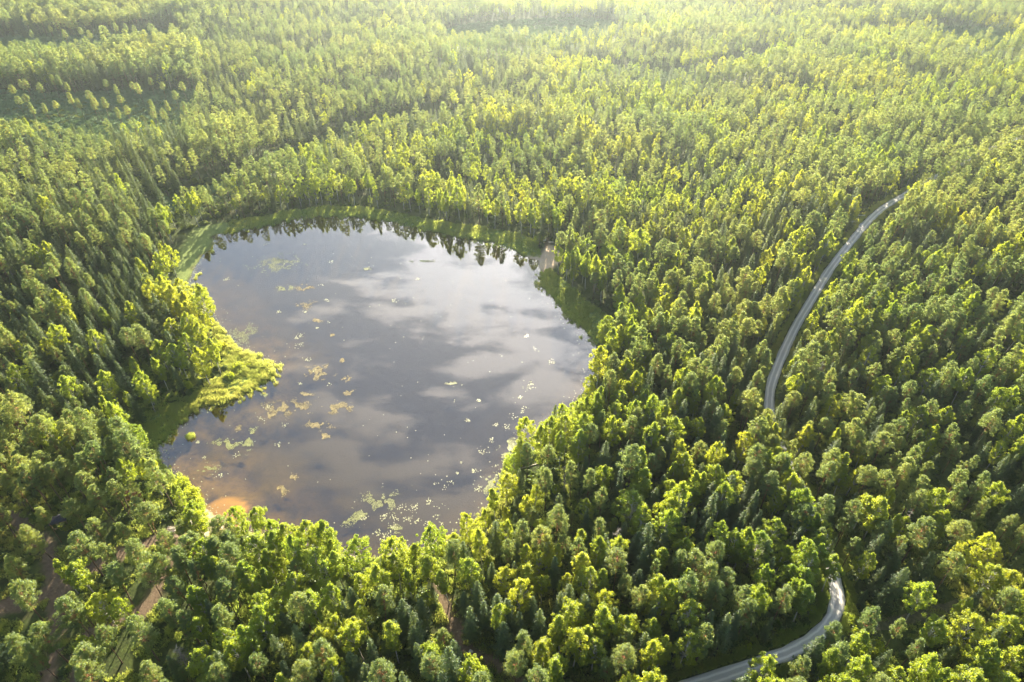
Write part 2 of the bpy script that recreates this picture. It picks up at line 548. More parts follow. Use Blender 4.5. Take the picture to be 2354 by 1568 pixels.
b_ = mixrgb(n, l, attr(n, "shelf"), b_, (0.56, 0.34, 0.11))
c = mixrgb(n, l, attr(n, "underwater"), c, b_)
bs = N(n, "ShaderNodeBsdfPrincipled", i_Roughness=0.95)
bs.inputs["Specular IOR Level"].default_value = 0.1
l.new(c, bs.inputs["Base Color"])
bmp = N(n, "ShaderNodeBump", i_Strength=0.6, i_Distance=0.3)
l.new(n2.outputs[0], bmp.inputs["Height"]); l.new(bmp.outputs[0], bs.inputs["Normal"])
l.new(bs.outputs[0], out.inputs[0])
M_GROUND = m
me = mesh_from("ground", V, F, [M_GROUND], None, True)
for nm, arr in (("meadow", meadow_m), ("clearing", clear_m), ("dirt", dirt_m), ("sand", sand_m), ("silt", np.clip(silt, 0, 1)), ("shelf", shelf_m),
                ("underwater", np.clip(-sd / 0.8 + 0.2, 0, 1))):
    a = me.attributes.new(nm, 'FLOAT', 'POINT')
    a.data.foreach_set("value", np.asarray(arr, np.float32).ravel())
obj("ground", me, kind="structure")

# ------------------------------------------------------------------ water
q = (np.abs(gx) < 128)
wx = np.arange(-128, 128, 4.0)
wy = np.arange(60, 300, 4.0)
WX, WY = np.meshgrid(wx, wy)
keepv = inside(WX, WY, LAKE) | (seg_dist(WX, WY, LAKE[::2], True) < 7)
ii = np.arange(WX.size).reshape(WX.shape)
F = np.stack([ii[:-1, :-1], ii[:-1, 1:], ii[1:, 1:], ii[1:, :-1]], -1).reshape(-1, 4)
F = F[keepv.ravel()[F].all(1)]
used, inv = np.unique(F, return_inverse=True)
V = np.stack([WX.ravel(), WY.ravel(), np.full(WX.size, WATER_Z)], 1)[used]
m, n, l, out = new_mat("lake_water")
WATER_MIRROR = 0.135
geo = n.new("ShaderNodeNewGeometry")
dt = n.new("ShaderNodeVectorMath"); dt.operation = 'DOT_PRODUCT'
l.new(geo.outputs["Normal"], dt.inputs[0]); l.new(geo.outputs["Incoming"], dt.inputs[1])
graze = math_node(n, l, 'POWER', math_node(n, l, 'SUBTRACT', 1.0, math_node(n, l, 'ABSOLUTE', dt.outputs["Value"])), 5.0)
fac = math_node(n, l, 'MULTIPLY_ADD', graze, 1.0 - WATER_MIRROR, WATER_MIRROR)
nw = N(n, "ShaderNodeTexNoise", i_Scale=0.5, i_Detail=3.0)
l.new(geo.outputs["Position"], nw.inputs["Vector"])
bmp = N(n, "ShaderNodeBump", i_Strength=0.008, i_Distance=0.15)
l.new(nw.outputs[0], bmp.inputs["Height"])
gl = N(n, "ShaderNodeBsdfGlossy", i_Roughness=0.004)
gl.inputs[0].default_value = (0.93, 0.95, 1.0, 1)
l.new(bmp.outputs[0], gl.inputs["Normal"])
tr = n.new("ShaderNodeBsdfTransparent")
tr.inputs[0].default_value = (0.82, 0.75, 0.46, 1)
mx = n.new("ShaderNodeMixShader")
l.new(fac, mx.inputs[0]); l.new(tr.outputs[0], mx.inputs[1]); l.new(gl.outputs[0], mx.inputs[2])
l.new(mx.outputs[0], out.inputs[0])
M_WATER = m
obj("lake_water", mesh_from("lake_water", V, inv.reshape(-1, 4), [M_WATER], None, True), kind="structure")

# ------------------------------------------------------------------ gravel road, forest track
def strip(name, L, prof, mat, lift=0.0, jitter=0.0):
    t = np.gradient(L, axis=0)
    t /= np.linalg.norm(t, axis=1)[:, None] + 1e-9
    nrm = np.stack([t[:, 1], -t[:, 0]], 1)
    rows, acr = [], []
    for k, (o, z) in enumerate(prof):
        j = jitter * (vnoise(L[:, 0] + 31 * k, L[:, 1], 2.5, 9) - 0.5) if k in (0, len(prof) - 1) else 0
        p = L + nrm * (o + np.asarray(j).reshape(-1, 1) if np.ndim(j) else o)
        rows.append(np.column_stack([p, terrain(L[:, 0], L[:, 1]) + z + lift]))
        acr.append(np.full(len(L), o))
    V = np.stack(rows, 1)
    m_, k_ = V.shape[:2]
    ii = np.arange(m_ * k_).reshape(m_, k_)
    F = np.stack([ii[:-1, :-1], ii[:-1, 1:], ii[1:, 1:], ii[1:, :-1]], -1).reshape(-1, 4)
    me = mesh_from(name, V.reshape(-1, 3), F, [mat], None, True)
    a = me.attributes.new("across", 'FLOAT', 'POINT')
    a.data.foreach_set("value", np.stack(acr, 1).astype(np.float32).ravel())
    return me


m, n, l, out = new_mat("gravel")
geo = n.new("ShaderNodeNewGeometry")
n1 = N(n, "ShaderNodeTexNoise", i_Scale=5.0, i_Detail=6.0, i_Roughness=0.75)
n2 = N(n, "ShaderNodeTexNoise", i_Scale=0.35, i_Detail=4.0)
for k in (n1, n2):
    l.new(geo.outputs["Position"], k.inputs["Vector"])
ac = attr(n, "across")
aw = math_node(n, l, 'ADD', ac, math_node(n, l, 'MULTIPLY_ADD', n2.outputs[0], 0.5, -0.25))
trk = math_node(n, l, 'ABSOLUTE', math_node(n, l, 'SUBTRACT', math_node(n, l, 'ABSOLUTE', aw), 0.7))
trk = ramp(n, l, trk, [(0.12, (1, 1, 1)), (0.38, (0, 0, 0))])
base = ramp(n, l, n1.outputs[0], [(0.3, (0.37, 0.36, 0.355)), (0.7, (0.53, 0.52, 0.51))])
pale = ramp(n, l, n1.outputs[0], [(0.3, (0.60, 0.58, 0.56)), (0.7, (0.76, 0.74, 0.71))])
c = mixrgb(n, l, trk, base, pale)
bs = N(n, "ShaderNodeBsdfPrincipled", i_Roughness=0.9)
l.new(c, bs.inputs["Base Color"])
bmp = N(n, "ShaderNodeBump", i_Strength=0.5, i_Distance=0.05)
l.new(n1.outputs[0], bmp.inputs["Height"]); l.new(bmp.outputs[0], bs.inputs["Normal"])
l.new(bs.outputs[0], out.inputs[0])
M_GRAVEL = m
obj("gravel_road", strip("gravel_road", ROAD, [(-1.6, -0.05), (-1.42, 0.12), (-1.1, 0.17), (-0.7, 0.12), (0, 0.21), (0.7, 0.12), (1.1, 0.17), (1.42, 0.12), (1.6, -0.05)], M_GRAVEL, 0.06, 0.7), kind="structure")
jn = smooth_line(np.array([ROAD[np.argmin(np.hypot(*(ROAD - ground(1990, 520)).T))], ground(1972, 522), ground(1945, 512)]), 2.0)
obj("gravel_turnout", strip("gravel_turnout", jn, [(-2.6, -0.03), (-1.5, 0.1), (0, 0.13), (1.5, 0.1), (2.6, -0.03)], M_GRAVEL, 0.055, 0.8), kind="structure")
M_TRACK = plain_mat("grass_track_soil", (0.085, 0.085, 0.04), 0.95, 0.4, 1.2)
obj("grass_track", strip("grass_track", TRACK, [(-1.5, -0.02), (-0.8, 0.04), (0, 0.07), (0.8, 0.04), (1.5, -0.02)], M_TRACK, 0.05, 0.7), kind="structure")


# ------------------------------------------------------------------ tree builders
def unit(v):
    return v / (np.linalg.norm(v, axis=-1, keepdims=True) + 1e-9)


def leaf_cloud(r, C, Rad, count, size, stretch, flat_up=0.3, aspect=0.6):
    """leaf quads spread through clumps: C centres, Rad clump radii, stretch = (xy, z) shape"""
    idx = np.repeat(np.arange(len(C)), count)
    d = unit(r.normal(size=(len(idx), 3)))
    rad = Rad[idx] * r.random(len(idx)) ** 0.45
    off = d * rad[:, None] * np.array([stretch[0], stretch[0], stretch[1]])
    P = C[idx] + off
    nrm = unit(r.normal(size=P.shape) * 0.8 + d * 0.7 + np.array([0, 0, flat_up]))
    a = unit(np.cross(nrm, r.normal(size=P.shape)))
    b = np.cross(nrm, a)
    s = size * r.uniform(0.65, 1.35, len(idx))[:, None]
    return quads(P, a * s, b * s * aspect)


def trunk_geo(r, h, r0, bend, top=0.97, sides=6):
    g = Geo()
    k = 8
    zs = np.linspace(-0.4, h * top, k)
    dx = bend * np.sin(np.linspace(0, 2.4, k)) * r.uniform(-1, 1)
    dy = bend * np.sin(np.linspace(0, 2.0, k)) * r.uniform(-1, 1)
    rad = r0 * (1 - np.linspace(0, 1, k) ** 1.1 * 0.93)
    rad[0] *= 1.35
    pts = np.column_stack([dx, dy, zs])
    g.tube(pts, rad, sides)
    at = lambda z: np.array([np.interp(z, zs, dx), np.interp(z, zs, dy), z])
    return g, at


def limb(g, p0, p1, r0, sag=0.0, sides=4):
    mid = (p0 + p1) / 2 + np.array([0, 0, sag])
    g.tube([p0, mid, p1], [r0, r0 * 0.6, r0 * 0.15], sides, False)


def birch(seed, h=22.0, lod=0, width=2.7, base=0.36):
    r = np.random.default_rng(seed)
    g, at = trunk_geo(r, h, 0.19, 0.8)
    n = 120 if lod == 0 else 44
    C, R = [], []
    lobes = r.uniform(0.6, 1.3, 5)
    for i in range(n):
        f = (i + r.random()) / n
        z = h * (base + (1.0 - base) * f ** 0.9)
        prof = math.sin(min(1, f * 0.93 + 0.12) * math.pi) ** 0.62
        th = r.uniform(0, 2 * math.pi)
        rr = width * prof * lobes[int(th / 1.2567) % 5] * (0.30 + 0.78 * math.sqrt(r.random()))
        p = at(z * 0.97) + np.array([math.cos(th) * rr, math.sin(th) * rr, r.normal() * 0.35])
        C.append(p); R.append(r.uniform(0.35, 1.05) * (1.0 if lod == 0 else 1.3) * (1 - 0.3 * f))
        if lod == 0 and i % 2 == 0:
            limb(g, at(max(h * 0.3, z - rr * 1.1 - 0.5)), p, 0.055, 0.2)
    C, R = np.array(C), np.array(R)
    V, F = leaf_cloud(r, C, R, 84 if lod == 0 else 42, 0.135 if lod == 0 else 0.24, (1.0, 1.3), 0.35, 0.62)
    return g, V, F


def pine(seed, h=23.0, lod=0, width=2.5, base=0.56):
    r = np.random.default_rng(seed)
    g, at = trunk_geo(r, h, 0.20, 0.55)
    n = 74 if lod == 0 else 32
    C, R = [], []
    lean = r.uniform(0, 2 * math.pi)
    for i in range(n):
        f = (i + r.random()) / n
        z = h * (base + (0.99 - base) * f)
        prof = (1 - f) ** 0.5 * (0.6 + 0.4 * min(1, f / 0.3)) + 0.10
        th = i * 2.399 + r.normal() * 0.4
        rr = width * prof * (0.45 + 0.6 * r.random()) * (1 + 0.25 * math.cos(th - lean))
        p = at(z) + np.array([math.cos(th) * rr, math.sin(th) * rr, 0.1 * rr + r.normal() * 0.2])
        C.append(p); R.append(r.uniform(0.45, 1.15) * (1.0 if lod == 0 else 1.25) * (1 - 0.25 * f))
        if lod == 0 or i % 3 == 0:
            limb(g, at(z - 0.25 * rr - 0.15), p, 0.06, -0.1)
    if lod == 0:                                     # a few dead stubs below the crown
        for k in range(5):
            z = h * r.uniform(0.35, base)
            th = r.uniform(0, 6.28)
            limb(g, at(z), at(z) + np.array([math.cos(th), math.sin(th), 0.1]) * r.uniform(0.6, 1.5), 0.035)
    C, R = np.array(C), np.array(R)
    V, F = leaf_cloud(r, C, R, 110 if lod == 0 else 48, 0.135 if lod == 0 else 0.24, (1.05, 0.62), 0.55, 0.42)
    return g, V, F


def spruce(seed, h=21.0, lod=0, width=3.0, base=0.10):
    r = np.random.default_rng(seed)
    g, at = trunk_geo(r, h, 0.19, 0.25, 0.99)
    P, A, B = [], [], []
    z = h * base
    lev = 0
    per = 8 if lod == 0 else 6
    while z < h * 0.975:
        f = (z / h - base) / (1 - base)
        L0 = width * (1 - f) ** 0.68 * (0.75 + 0.25 * min(1, f / 0.12)) + 0.15
        for k in range(per):
            th = lev * 0.9 + k * 2 * math.pi / per + r.normal() * 0.18
            L = L0 * r.uniform(0.5, 1.25)
            o = np.array([math.cos(th), math.sin(th), 0.0])
            s_ = np.array([-o[1], o[0], 0.0])
            cnt = max(4, int((36 if lod == 0 else 13) * L / width + 3))
            t = r.uniform(0.12, 1.0, cnt)
            drop = -0.30 * L * np.sin(t * 1.9) + 0.10 * L * t ** 2
            wdt = (0.30 * L * (1 - t * 0.75) + 0.08)
            sidev = r.uniform(-1, 1, cnt)
            c = at(z)[None] + o[None] * (L * t)[:, None] + s_[None] * (wdt * sidev)[:, None]
            c[:, 2] += drop - np.abs(sidev) * 0.10 - r.random(cnt) * 0.22
            a = unit(o[None] * 0.8 + s_[None] * np.sign(sidev)[:, None] * 0.5 + r.normal(size=(cnt, 3)) * 0.25 + np.array([0, 0, -0.25]))
            nn = unit(np.array([0, 0, 1.0])[None] + r.normal(size=(cnt, 3)) * 0.45 + o[None] * 0.35)
            b = np.cross(nn, a)
            sz = (0.22 if lod == 0 else 0.36) * r.uniform(0.7, 1.25, cnt)[:, None] * (0.65 + 0.35 * L / width)
            P.append(c); A.append(a * sz); B.append(b * sz * 0.42)
            if lod == 0 and k % 2 == 0 and L > 0.8:
                limb(g, at(z), at(z) + o * L * 0.9 + np.array([0, 0, -0.2 * L]), 0.035, 0, 3)
        z += (0.86 if lod == 0 else 1.1) * (1.08 - 0.45 * f)
        lev += 1
    top = at(h * 0.97)
    P.append(top[None] + np.array([[0, 0, 0.1], [0, 0, 0.35]])); A.append(np.array([[0, 0, 0.4], [0, 0, 0.35]])); B.append(np.array([[0.12, 0, 0], [0, 0.12, 0]]))
    V, F = quads(np.concatenate(P), np.concatenate(A), np.concatenate(B))
    return g, V, F


def split_meshes(name, built, leaf, bark):
    g, V, F = built
    return g.mesh(name + "_trunk", [bark], True), mesh_from(name + "_crown", V, F, [leaf])


def joined_mesh(name, built, leaf, bark):
    g, V, F = built
    TV = np.concatenate(g.V)
    faces = [tuple(f) for f in g.F] + [tuple(int(i) + len(TV) for i in f) for f in F]
    return mesh_from(name, np.concatenate([TV, V]), faces, [bark, leaf], [0] * len(g.F) + [1] * len(F))


KINDS = ("birch", "pine", "spruce")
LEAF = {"birch": M_BIRCH, "pine": M_PINE, "spruce": M_SPRUCE}
BARK = {"birch": B_BIRCH, "pine": B_PINE, "spruce": B_SPRUCE}
SPEC = {"birch": [(birch, dict(h=22, width=3.3, base=0.32)), (birch, dict(h=21, width=2.8, base=0.40)), (birch, dict(h=23, width=3.8, base=0.36)), (birch, dict(h=20, width=2.5, base=0.26)), (birch, dict(h=22, width=3.2, base=0.46)), (birch, dict(h=22, width=2.2, base=0.36)), (birch, dict(h=21, width=3.5, base=0.28)), (birch, dict(h=23, width=2.9, base=0.5))],
        "pine": [(pine, dict(h=23, width=3.0, base=0.54)), (pine, dict(h=22, width=2.6, base=0.46)), (pine, dict(h=24, width=3.5, base=0.60)), (pine, dict(h=21, width=2.8, base=0.40)), (pine, dict(h=23, width=2.4, base=0.58)), (pine, dict(h=22, width=2.2, base=0.42)), (pine, dict(h=24, width=3.2, base=0.66)), (pine, dict(h=22, width=2.9, base=0.50))],
        "spruce": [(spruce, dict(h=21, width=3.2)), (spruce, dict(h=23, width=3.5, base=0.08)), (spruce, dict(h=19, width=2.8, base=0.14)), (spruce, dict(h=22, width=2.9, base=0.2)), (spruce, dict(h=20, width=3.6, base=0.06)), (spruce, dict(h=23, width=2.6, base=0.12)), (spruce, dict(h=21, width=3.0, base=0.24)), (spruce, dict(h=20, width=2.4, base=0.1))]}
PARTS, JOINED = {}, {}
NVAR = 8
for ki, kd in enumerate(KINDS):
    PARTS[kd], near_, far_ = [], [], []
    for v, (fn, kw) in enumerate(SPEC[kd]):
        built = fn(100 * ki + v, lod=0, **kw)
        PARTS[kd].append(split_meshes(kd, built, LEAF[kd], BARK[kd]))
        near_.append(joined_mesh(kd + "_tree", built, LEAF[kd], BARK[kd]))
        far_.append(joined_mesh(kd + "_tree_far", fn(100 * ki + v, lod=1, **kw), LEAF[kd], BARK[kd]))
    JOINED[kd] = near_ + far_

# ------------------------------------------------------------------ where the trees stand
CROPS = {"BL": (0, 1820), "BM": (1365, 1820), "BR": (2730, 1820), "ML": (0, 910), "MM": (1365, 910), "TL": (0, 0)}


def crop_px(c, x, y):
    ox, oy = CROPS[c]
    return (x * 0.5799 + ox) / 1.7407, (y * 0.5799 + oy) / 1.7407


# tree tops that stand out in the photograph, read off enlarged sixths of it: kind letter, x, y
TOPS = {
    "BL": "p180,460 p620,440 p510,540 p870,600 p1110,540 p990,780 p740,770 b500,740 b640,950 p480,950 p430,990 b1310,910 p1080,690 p920,290 p800,480 b1610,350 b1760,375 "
          "b2100,460 b2210,450 b1950,490 s1400,560 b1650,720 b1820,660 p2060,990 p240,1160 p180,1300 p660,1190 p900,1130 p520,1330 p560,1450 s500,1470 p1000,1460 b1350,1330 "
          "b1430,1430 b1600,1300 s1560,1270 s1920,1440 p2200,1300 p2080,1430 p40,690 p60,860 p40,1250 p640,210 p760,180 p560,100 p150,80 p240,30 p960,360 p330,60 p420,20 p1330,520 p1230,470 p1450,440 p1545,540 b1330,375 p1280,560 p1480,560 p1180,640 p1580,620 b1740,560",
    "BM": "b100,570 b340,570 b610,480 b850,390 b1130,130 s60,900 p250,920 s420,990 b590,670 b720,790 p760,600 s930,870 s1070,940 s1150,1000 p1150,600 b1430,540 p1600,40 p1720,100 "
          "p1420,90 p1500,360 b2100,70 p1780,430 b1300,750 b1230,850 b1930,580 p1920,690 b1820,780 s2050,780 b2200,820 b2260,870 s1320,980 s1370,940 s1510,930 b1560,1030 b1640,1040 "
          "b1530,1120 b1800,1080 b1990,1100 b2150,1150 b1360,1300 p1240,1240 p1200,1360 b1470,1410 b1760,1280 s770,1275 s190,1280 s520,1290 b340,1170 p290,1440 s50,1340 p960,1540 s2040,520 "
          "b1690,690 s1480,700 s2100,620 b2230,640 b2270,290 s2170,220 b2030,240 p1560,890 p1640,950 s1700,950 p1240,450 p1380,500",
    "BR": "b870,230 b690,220 b660,440 b540,520 b450,510 b390,530 b900,430 b870,580 b1080,720 b870,810 p310,800 p430,920 b580,930 p180,890 p230,910 b880,920 b60,1000 s370,1080 b470,1310 "
          "b610,1410 s970,1250 p860,1400 b1050,1330 p1150,1330 b1270,1230 b1320,1410 b1300,280 b1410,280 p1440,450 s1390,530 s1550,600 s1760,660 s1530,770 p1700,440 p1970,450 b2150,520 "
          "b1990,600 p1930,690 b1720,890 b2200,770 b2330,800 b1760,1150 b2030,1100 b2280,1090 b2130,1270 b2330,1330 b1700,1390 b2050,1520 b2280,1520 b1850,210 b2200,170 p1580,60 p1680,130 "
          "p1290,60 s550,90 p640,100 b250,80 b130,100 p500,30 s190,430 p30,680 p110,680 b2200,1340 s2300,1050",
    "MM": "b1650,910 b1520,1040 b1380,1190 b1270,1310 b1660,1200 b1900,1210 b1560,1290 b1450,1300 b1820,680 b1700,780 b2060,450 b2240,380 b1640,850 b1920,1110 b2130,560 b2250,570 p2200,870 "
          "p1900,870 b1700,70 p1510,30 b1830,90",
    "ML": "b1130,110 b1060,180 b1220,350 b1150,390 b1230,440 b1290,500 b1160,620 b1270,720 b1170,800 b1350,820 b1060,890 b390,430 b320,110 b230,140 b90,950 b440,1020 b710,990 "
          "b960,990 b760,1210 b830,1310 b760,1350 b880,1350 s680,320 s240,330 s550,370 s840,360 s1010,590 s660,870 s800,920 p860,700 p940,680"}
LONE = ("65,600 110,670 130,560 170,560 170,660 200,720 270,580 295,720 345,520 390,520 365,700 455,570 475,640 530,680 600,620 625,690 645,670 695,670 710,540 780,575 805,650 795,740 855,725 905,550 "
        "940,560 1020,520 1025,680 1100,550 1130,685 1150,490 1190,610 1250,545 1260,690 1040,745 1110,745 205,215 335,180 435,210 540,190 600,210 785,160 860,160 915,170 1020,160 1040,165")
TS_H, TS_W = 0.74, 0.82          # tree size in this place: height and width against the models
KIDX = {"b": 0, "p": 1, "s": 2}
BASE_H = [[kw["h"] for _, kw in SPEC[k]] for k in KINDS]

TX, TY, TK, TV, TH, TW, TFLAG = [], [], [], [], [], [], []
CELL = 3.0
grid = {}


def put(x, y, k, v, h, w, flag):
    i = len(TX)
    TX.append(x); TY.append(y); TK.append(k); TV.append(v); TH.append(h); TW.append(w); TFLAG.append(flag)
    grid.setdefault((int(x // CELL), int(y // CELL)), []).append(i)


def crowded(x, y, s):
    cx, cy, m_ = int(x // CELL), int(y // CELL), int(s // CELL) + 1
    for a in range(cx - m_, cx + m_ + 1):
        for b in range(cy - m_, cy + m_ + 1):
            for i in grid.get((a, b), ()):
                if (TX[i] - x) ** 2 + (TY[i] - y) ** 2 < s * s:
                    return True
    return False


for cr, text in TOPS.items():
    for w in text.split():
        k = KIDX[w[0]]
        x, y = (float(a) for a in w[1:].split(","))
        h = TS_H * (21.0, 22.0, 20.0)[k] * rng.uniform(0.88, 1.1)
        g_ = ground(*crop_px(cr, x, y), z=h)
        if inside(g_[:1], g_[1:], LAKE)[0] or seg_dist(g_[:1], g_[1:], ROAD)[0] < 3.0:
            for f_ in (0.85, 0.7, 0.55, 0.4, 0.25):
                g2 = ground(*crop_px(cr, x, y), z=h * f_)
                if not inside(g2[:1], g2[1:], LAKE)[0] and seg_dist(g2[:1], g2[1:], ROAD)[0] > 2.6:
                    g_, h = g2, h * f_
                    break
            else:
                continue
        if crowded(g_[0], g_[1], 1.6):
            continue
        put(g_[0], g_[1], k, int(rng.integers(NVAR)), h, rng.uniform(0.92, 1.22), 1)
# roadside trees whose crowns hang over the road between its two open stretches
for k, (x, y) in enumerate(smooth_line([(1769, 950), (1788, 1010), (1822, 1080), (1858, 1150), (1888, 1220), (1903, 1262)], 17.0)):
    h = TS_H * 21 * rng.uniform(0.85, 1.1)
    g_ = ground(x + rng.uniform(-10, 10), y - 14 + rng.uniform(-8, 8), z=h)
    if seg_dist(g_[:1], g_[1:], ROAD)[0] < 1.9 or crowded(g_[0], g_[1], 1.5):
        continue
    put(g_[0], g_[1], 0 if k % 3 else 1, int(rng.integers(NVAR)), h, rng.uniform(0.95, 1.15), 1)
for w in LONE.split():
    x, y = (float(a) for a in w.split(","))
    h = 14.0 * rng.uniform(0.9, 1.1)
    g_ = ground(*crop_px("TL", x, y), z=h)
    put(g_[0], g_[1], 1, (2, 4, 6)[int(rng.integers(3))], h, rng.uniform(0.85, 1.05), 2)

SEE_LAKE = np.array([(395, 560), (470, 500), (800, 470), (1100, 520), (1236, 560), (1262, 520), (1280, 580), (1250, 640), (1300, 690), (1375, 745), (1330, 800), (1300, 850), (1268, 900), (1240, 945), (1200, 990), (1165, 1040),
                     (1148, 1085), (1110, 1140), (1045, 1198), (960, 1212), (900, 1238), (860, 1270), (830, 1238), (780, 1238), (740, 1198), (660, 1198), (630, 1205), (600, 1178), (575, 1168), (545, 1190),
                     (505, 1200), (470, 1180), (452, 1140), (405, 1106), (365, 1066), (345, 1030), (320, 1000), (400, 920), (480, 860), (520, 830), (500, 780), (470, 720), (425, 660), (398, 620)], float)
SEE_ROAD = np.concatenate([smooth_line(p, 12.0) for p in (
    [(1595, 1562), (1660, 1545)], [(1775, 1515), (1830, 1492), (1882, 1458), (1911, 1420), (1924, 1375)], [(1908, 1300), (1906, 1285)],
    [(1767, 928), (1772, 890), (1786, 845), (1808, 792), (1834, 740), (1866, 688), (1902, 630), (1940, 580), (1978, 532)], [(2020, 488), (2060, 460)])])
SEE_BITS = np.array([(1029, 1410), (1045, 1445), (1075, 1492), (1100, 1508), (1125, 1514), (1150, 1525), (1170, 1540), (138, 1195), (120, 1240), (110, 1260), (80, 1375), (330, 1395), (345, 1330), (340, 1290),
                     (478, 1180), (500, 1185), (520, 1175), (2030, 1433), (1975, 1420), (1960, 1400), (110, 1520)], float)


def zone(px, py, nz, wn_, ds):
    """species weights (birch, pine, spruce), spacing, height factor"""
    if py < 300:
        w, s, hf = [0.025, 0.56, 0.42], 4.0, 0.74
        if px < 470 and py < 216:
            w, hf = [0.03, 0.62, 0.35], 1.0
        if px > 1250 and nz > 0.45:
            w = [0.50, 0.25, 0.25]
        if px > 2000:
            w, s = [0.30, 0.40, 0.30], 4.6
    elif px < 430 and py < 1000:
        w, s, hf = [0.09, 0.27, 0.64], 4.9, 0.9
    elif px < 1300 and py < 520:
        w, s, hf = [0.05, 0.65, 0.30], 4.2, 0.84
        if px > 900:
            w = [0.24, 0.40, 0.36]
    elif px < 620 and py >= 1000:
        w, s, hf = [0.12, 0.82, 0.06], 7.6, 1.0
        if px > 420:
            w, s = [0.34, 0.48, 0.18], 4.1
        if py < 1180:
            s = 4.4
    elif py > 1000 and px < 1000:
        w, s, hf = [0.42, 0.28, 0.30], 4.3, 0.96
    elif py > 1000 and px < 1900:
        w, s, hf = [0.36, 0.32, 0.32], 4.4, 0.96
    elif py > 1000:
        w, s, hf = [0.42, 0.26, 0.32], 4.8, 0.96
    else:
        w, s, hf = [0.28, 0.50, 0.22], 4.6, 0.93
        if px > 1750 and py < 620:
            w = [0.10, 0.68, 0.22]
    if ds < 16 and not (px < 470 and py > 1000):
        w = [w[0] + (0.3 if py < 520 else 0.9), w[1], w[2] * 0.4]
    w = np.array(w) * wn_
    return w / w.sum(), s, hf


ND = 300000
DY = rng.uniform(42, 830, ND)
half = 0.77 * (0.777 * DY + 94.4) + 45
DX = rng.uniform(-1, 1, ND) * 0.77 * (0.777 * 830 + 94.4 + 60)
ok = np.abs(DX) < half
DX, DY = DX[ok], DY[ok]
ND = len(DX)
d_sh = seg_dist(DX, DY, LAKE[::2], True)
bad = inside(DX, DY, LAKE) | (d_sh < 1.2) | (seg_dist(DX, DY, ROAD) < np.where(((DY > 96) & (DY < 152)) | (DY > 296), 2.0, 3.1 + 1.2 * vnoise(DX, DY, 12, 8))) | (seg_dist(DX, DY, TRACK) < 3.0)
for L, w in zip(DIRT, DIRT_W):
    bad |= seg_dist(DX, DY, L) < w + 0.6
for s in CLEAR + MEADOW + SAND:
    bad |= inside(DX, DY, s)
for L, w in GAPS:
    bad |= seg_dist(DX, DY, L) < w
bad |= (np.hypot(DX - ground(138, 1200)[0], DY - ground(138, 1200)[1]) < 7)
BPX, BPY, _ = project(DX, DY, np.zeros(ND))
NZ1 = vnoise(DX, DY, 26, 11)
WN_ = 0.08 + 2.4 * np.stack([vnoise(DX + a_, DY, 40, 21) for a_ in (0, 300, 700)], 1) ** 1.7
GAPN = 0.65 * vnoise(DX, DY, 13, 71) + 0.35 * vnoise(DX, DY, 5, 72)
STANDH = vnoise(DX, DY, 38, 73)
for i in range(ND):
    if bad[i]:
        continue
    x, y = DX[i], DY[i]
    if crowded(x, y, 2.2):
        continue
    w, s, hf = zone(BPX[i], BPY[i], NZ1[i], WN_[i], d_sh[i])
    s = s * (0.58 + 0.34 * rng.random()) * (1 + 1.3 * max(0.0, GAPN[i] - 0.62) / 0.38)
    hf *= 0.82 + 0.36 * STANDH[i]
    if crowded(x, y, s):
        continue
    k = int(rng.choice(3, p=w))
    h = TS_H * (21.5, 22.5, 20.5)[k] * hf * rng.uniform(0.76, 1.12)
    if rng.random() < (0.10 if BPY[i] < 1000 else 0.2):
        h *= rng.uniform(0.4, 0.7)
    elif rng.random() < 0.05:
        h *= 1.22
    if BPY[i] > 430:
        qx, qy, _ = project(np.full(4, x), np.full(4, y), np.array([h * 1.03, h * 0.85, h * 0.65, h * 0.45]))
        if inside(qx, qy, SEE_LAKE).any() and not inside(BPX[i:i + 1], BPY[i:i + 1], SEE_LAKE)[0]:
            if d_sh[i] > 9:
                continue
            h *= 0.5
            qx, qy, _ = project(np.full(3, x), np.full(3, y), np.array([h, h * 0.75, h * 0.5]))
            if inside(qx, qy, SEE_LAKE).any():
                continue
        dmin = np.min(np.hypot(qx[:, None] - SEE_ROAD[None, :, 0], qy[:, None] - SEE_ROAD[None, :, 1]))
        if dmin < 20:
            continue
        if np.min(np.hypot(qx[:, None] - SEE_BITS[None, :, 0], qy[:, None] - SEE_BITS[None, :, 1])) < 24:
            continue
    put(x, y, k, int(rng.integers(NVAR)), h, rng.uniform(0.85, 1.12), 0)

TX, TY, TK, TV, TH, TW, TFLAG = (np.array(a) for a in (TX, TY, TK, TV, TH, TW, TFLAG))
NT = len(TX)
TZ = terrain(TX, TY)
TROT = rng.uniform(0, 2 * math.pi, NT)
TTILT = rng.normal(0, 0.022, (NT, 2))
HS = TH / np.array([[BASE_H[k][v] for v in range(NVAR)] for k in range(3)])[TK, TV]
WS = HS * TW * TS_W / TS_H * np.where(TFLAG == 0, np.clip(1.0 + (TY - 300) / 1400, 1.0, 1.2), 1.0)

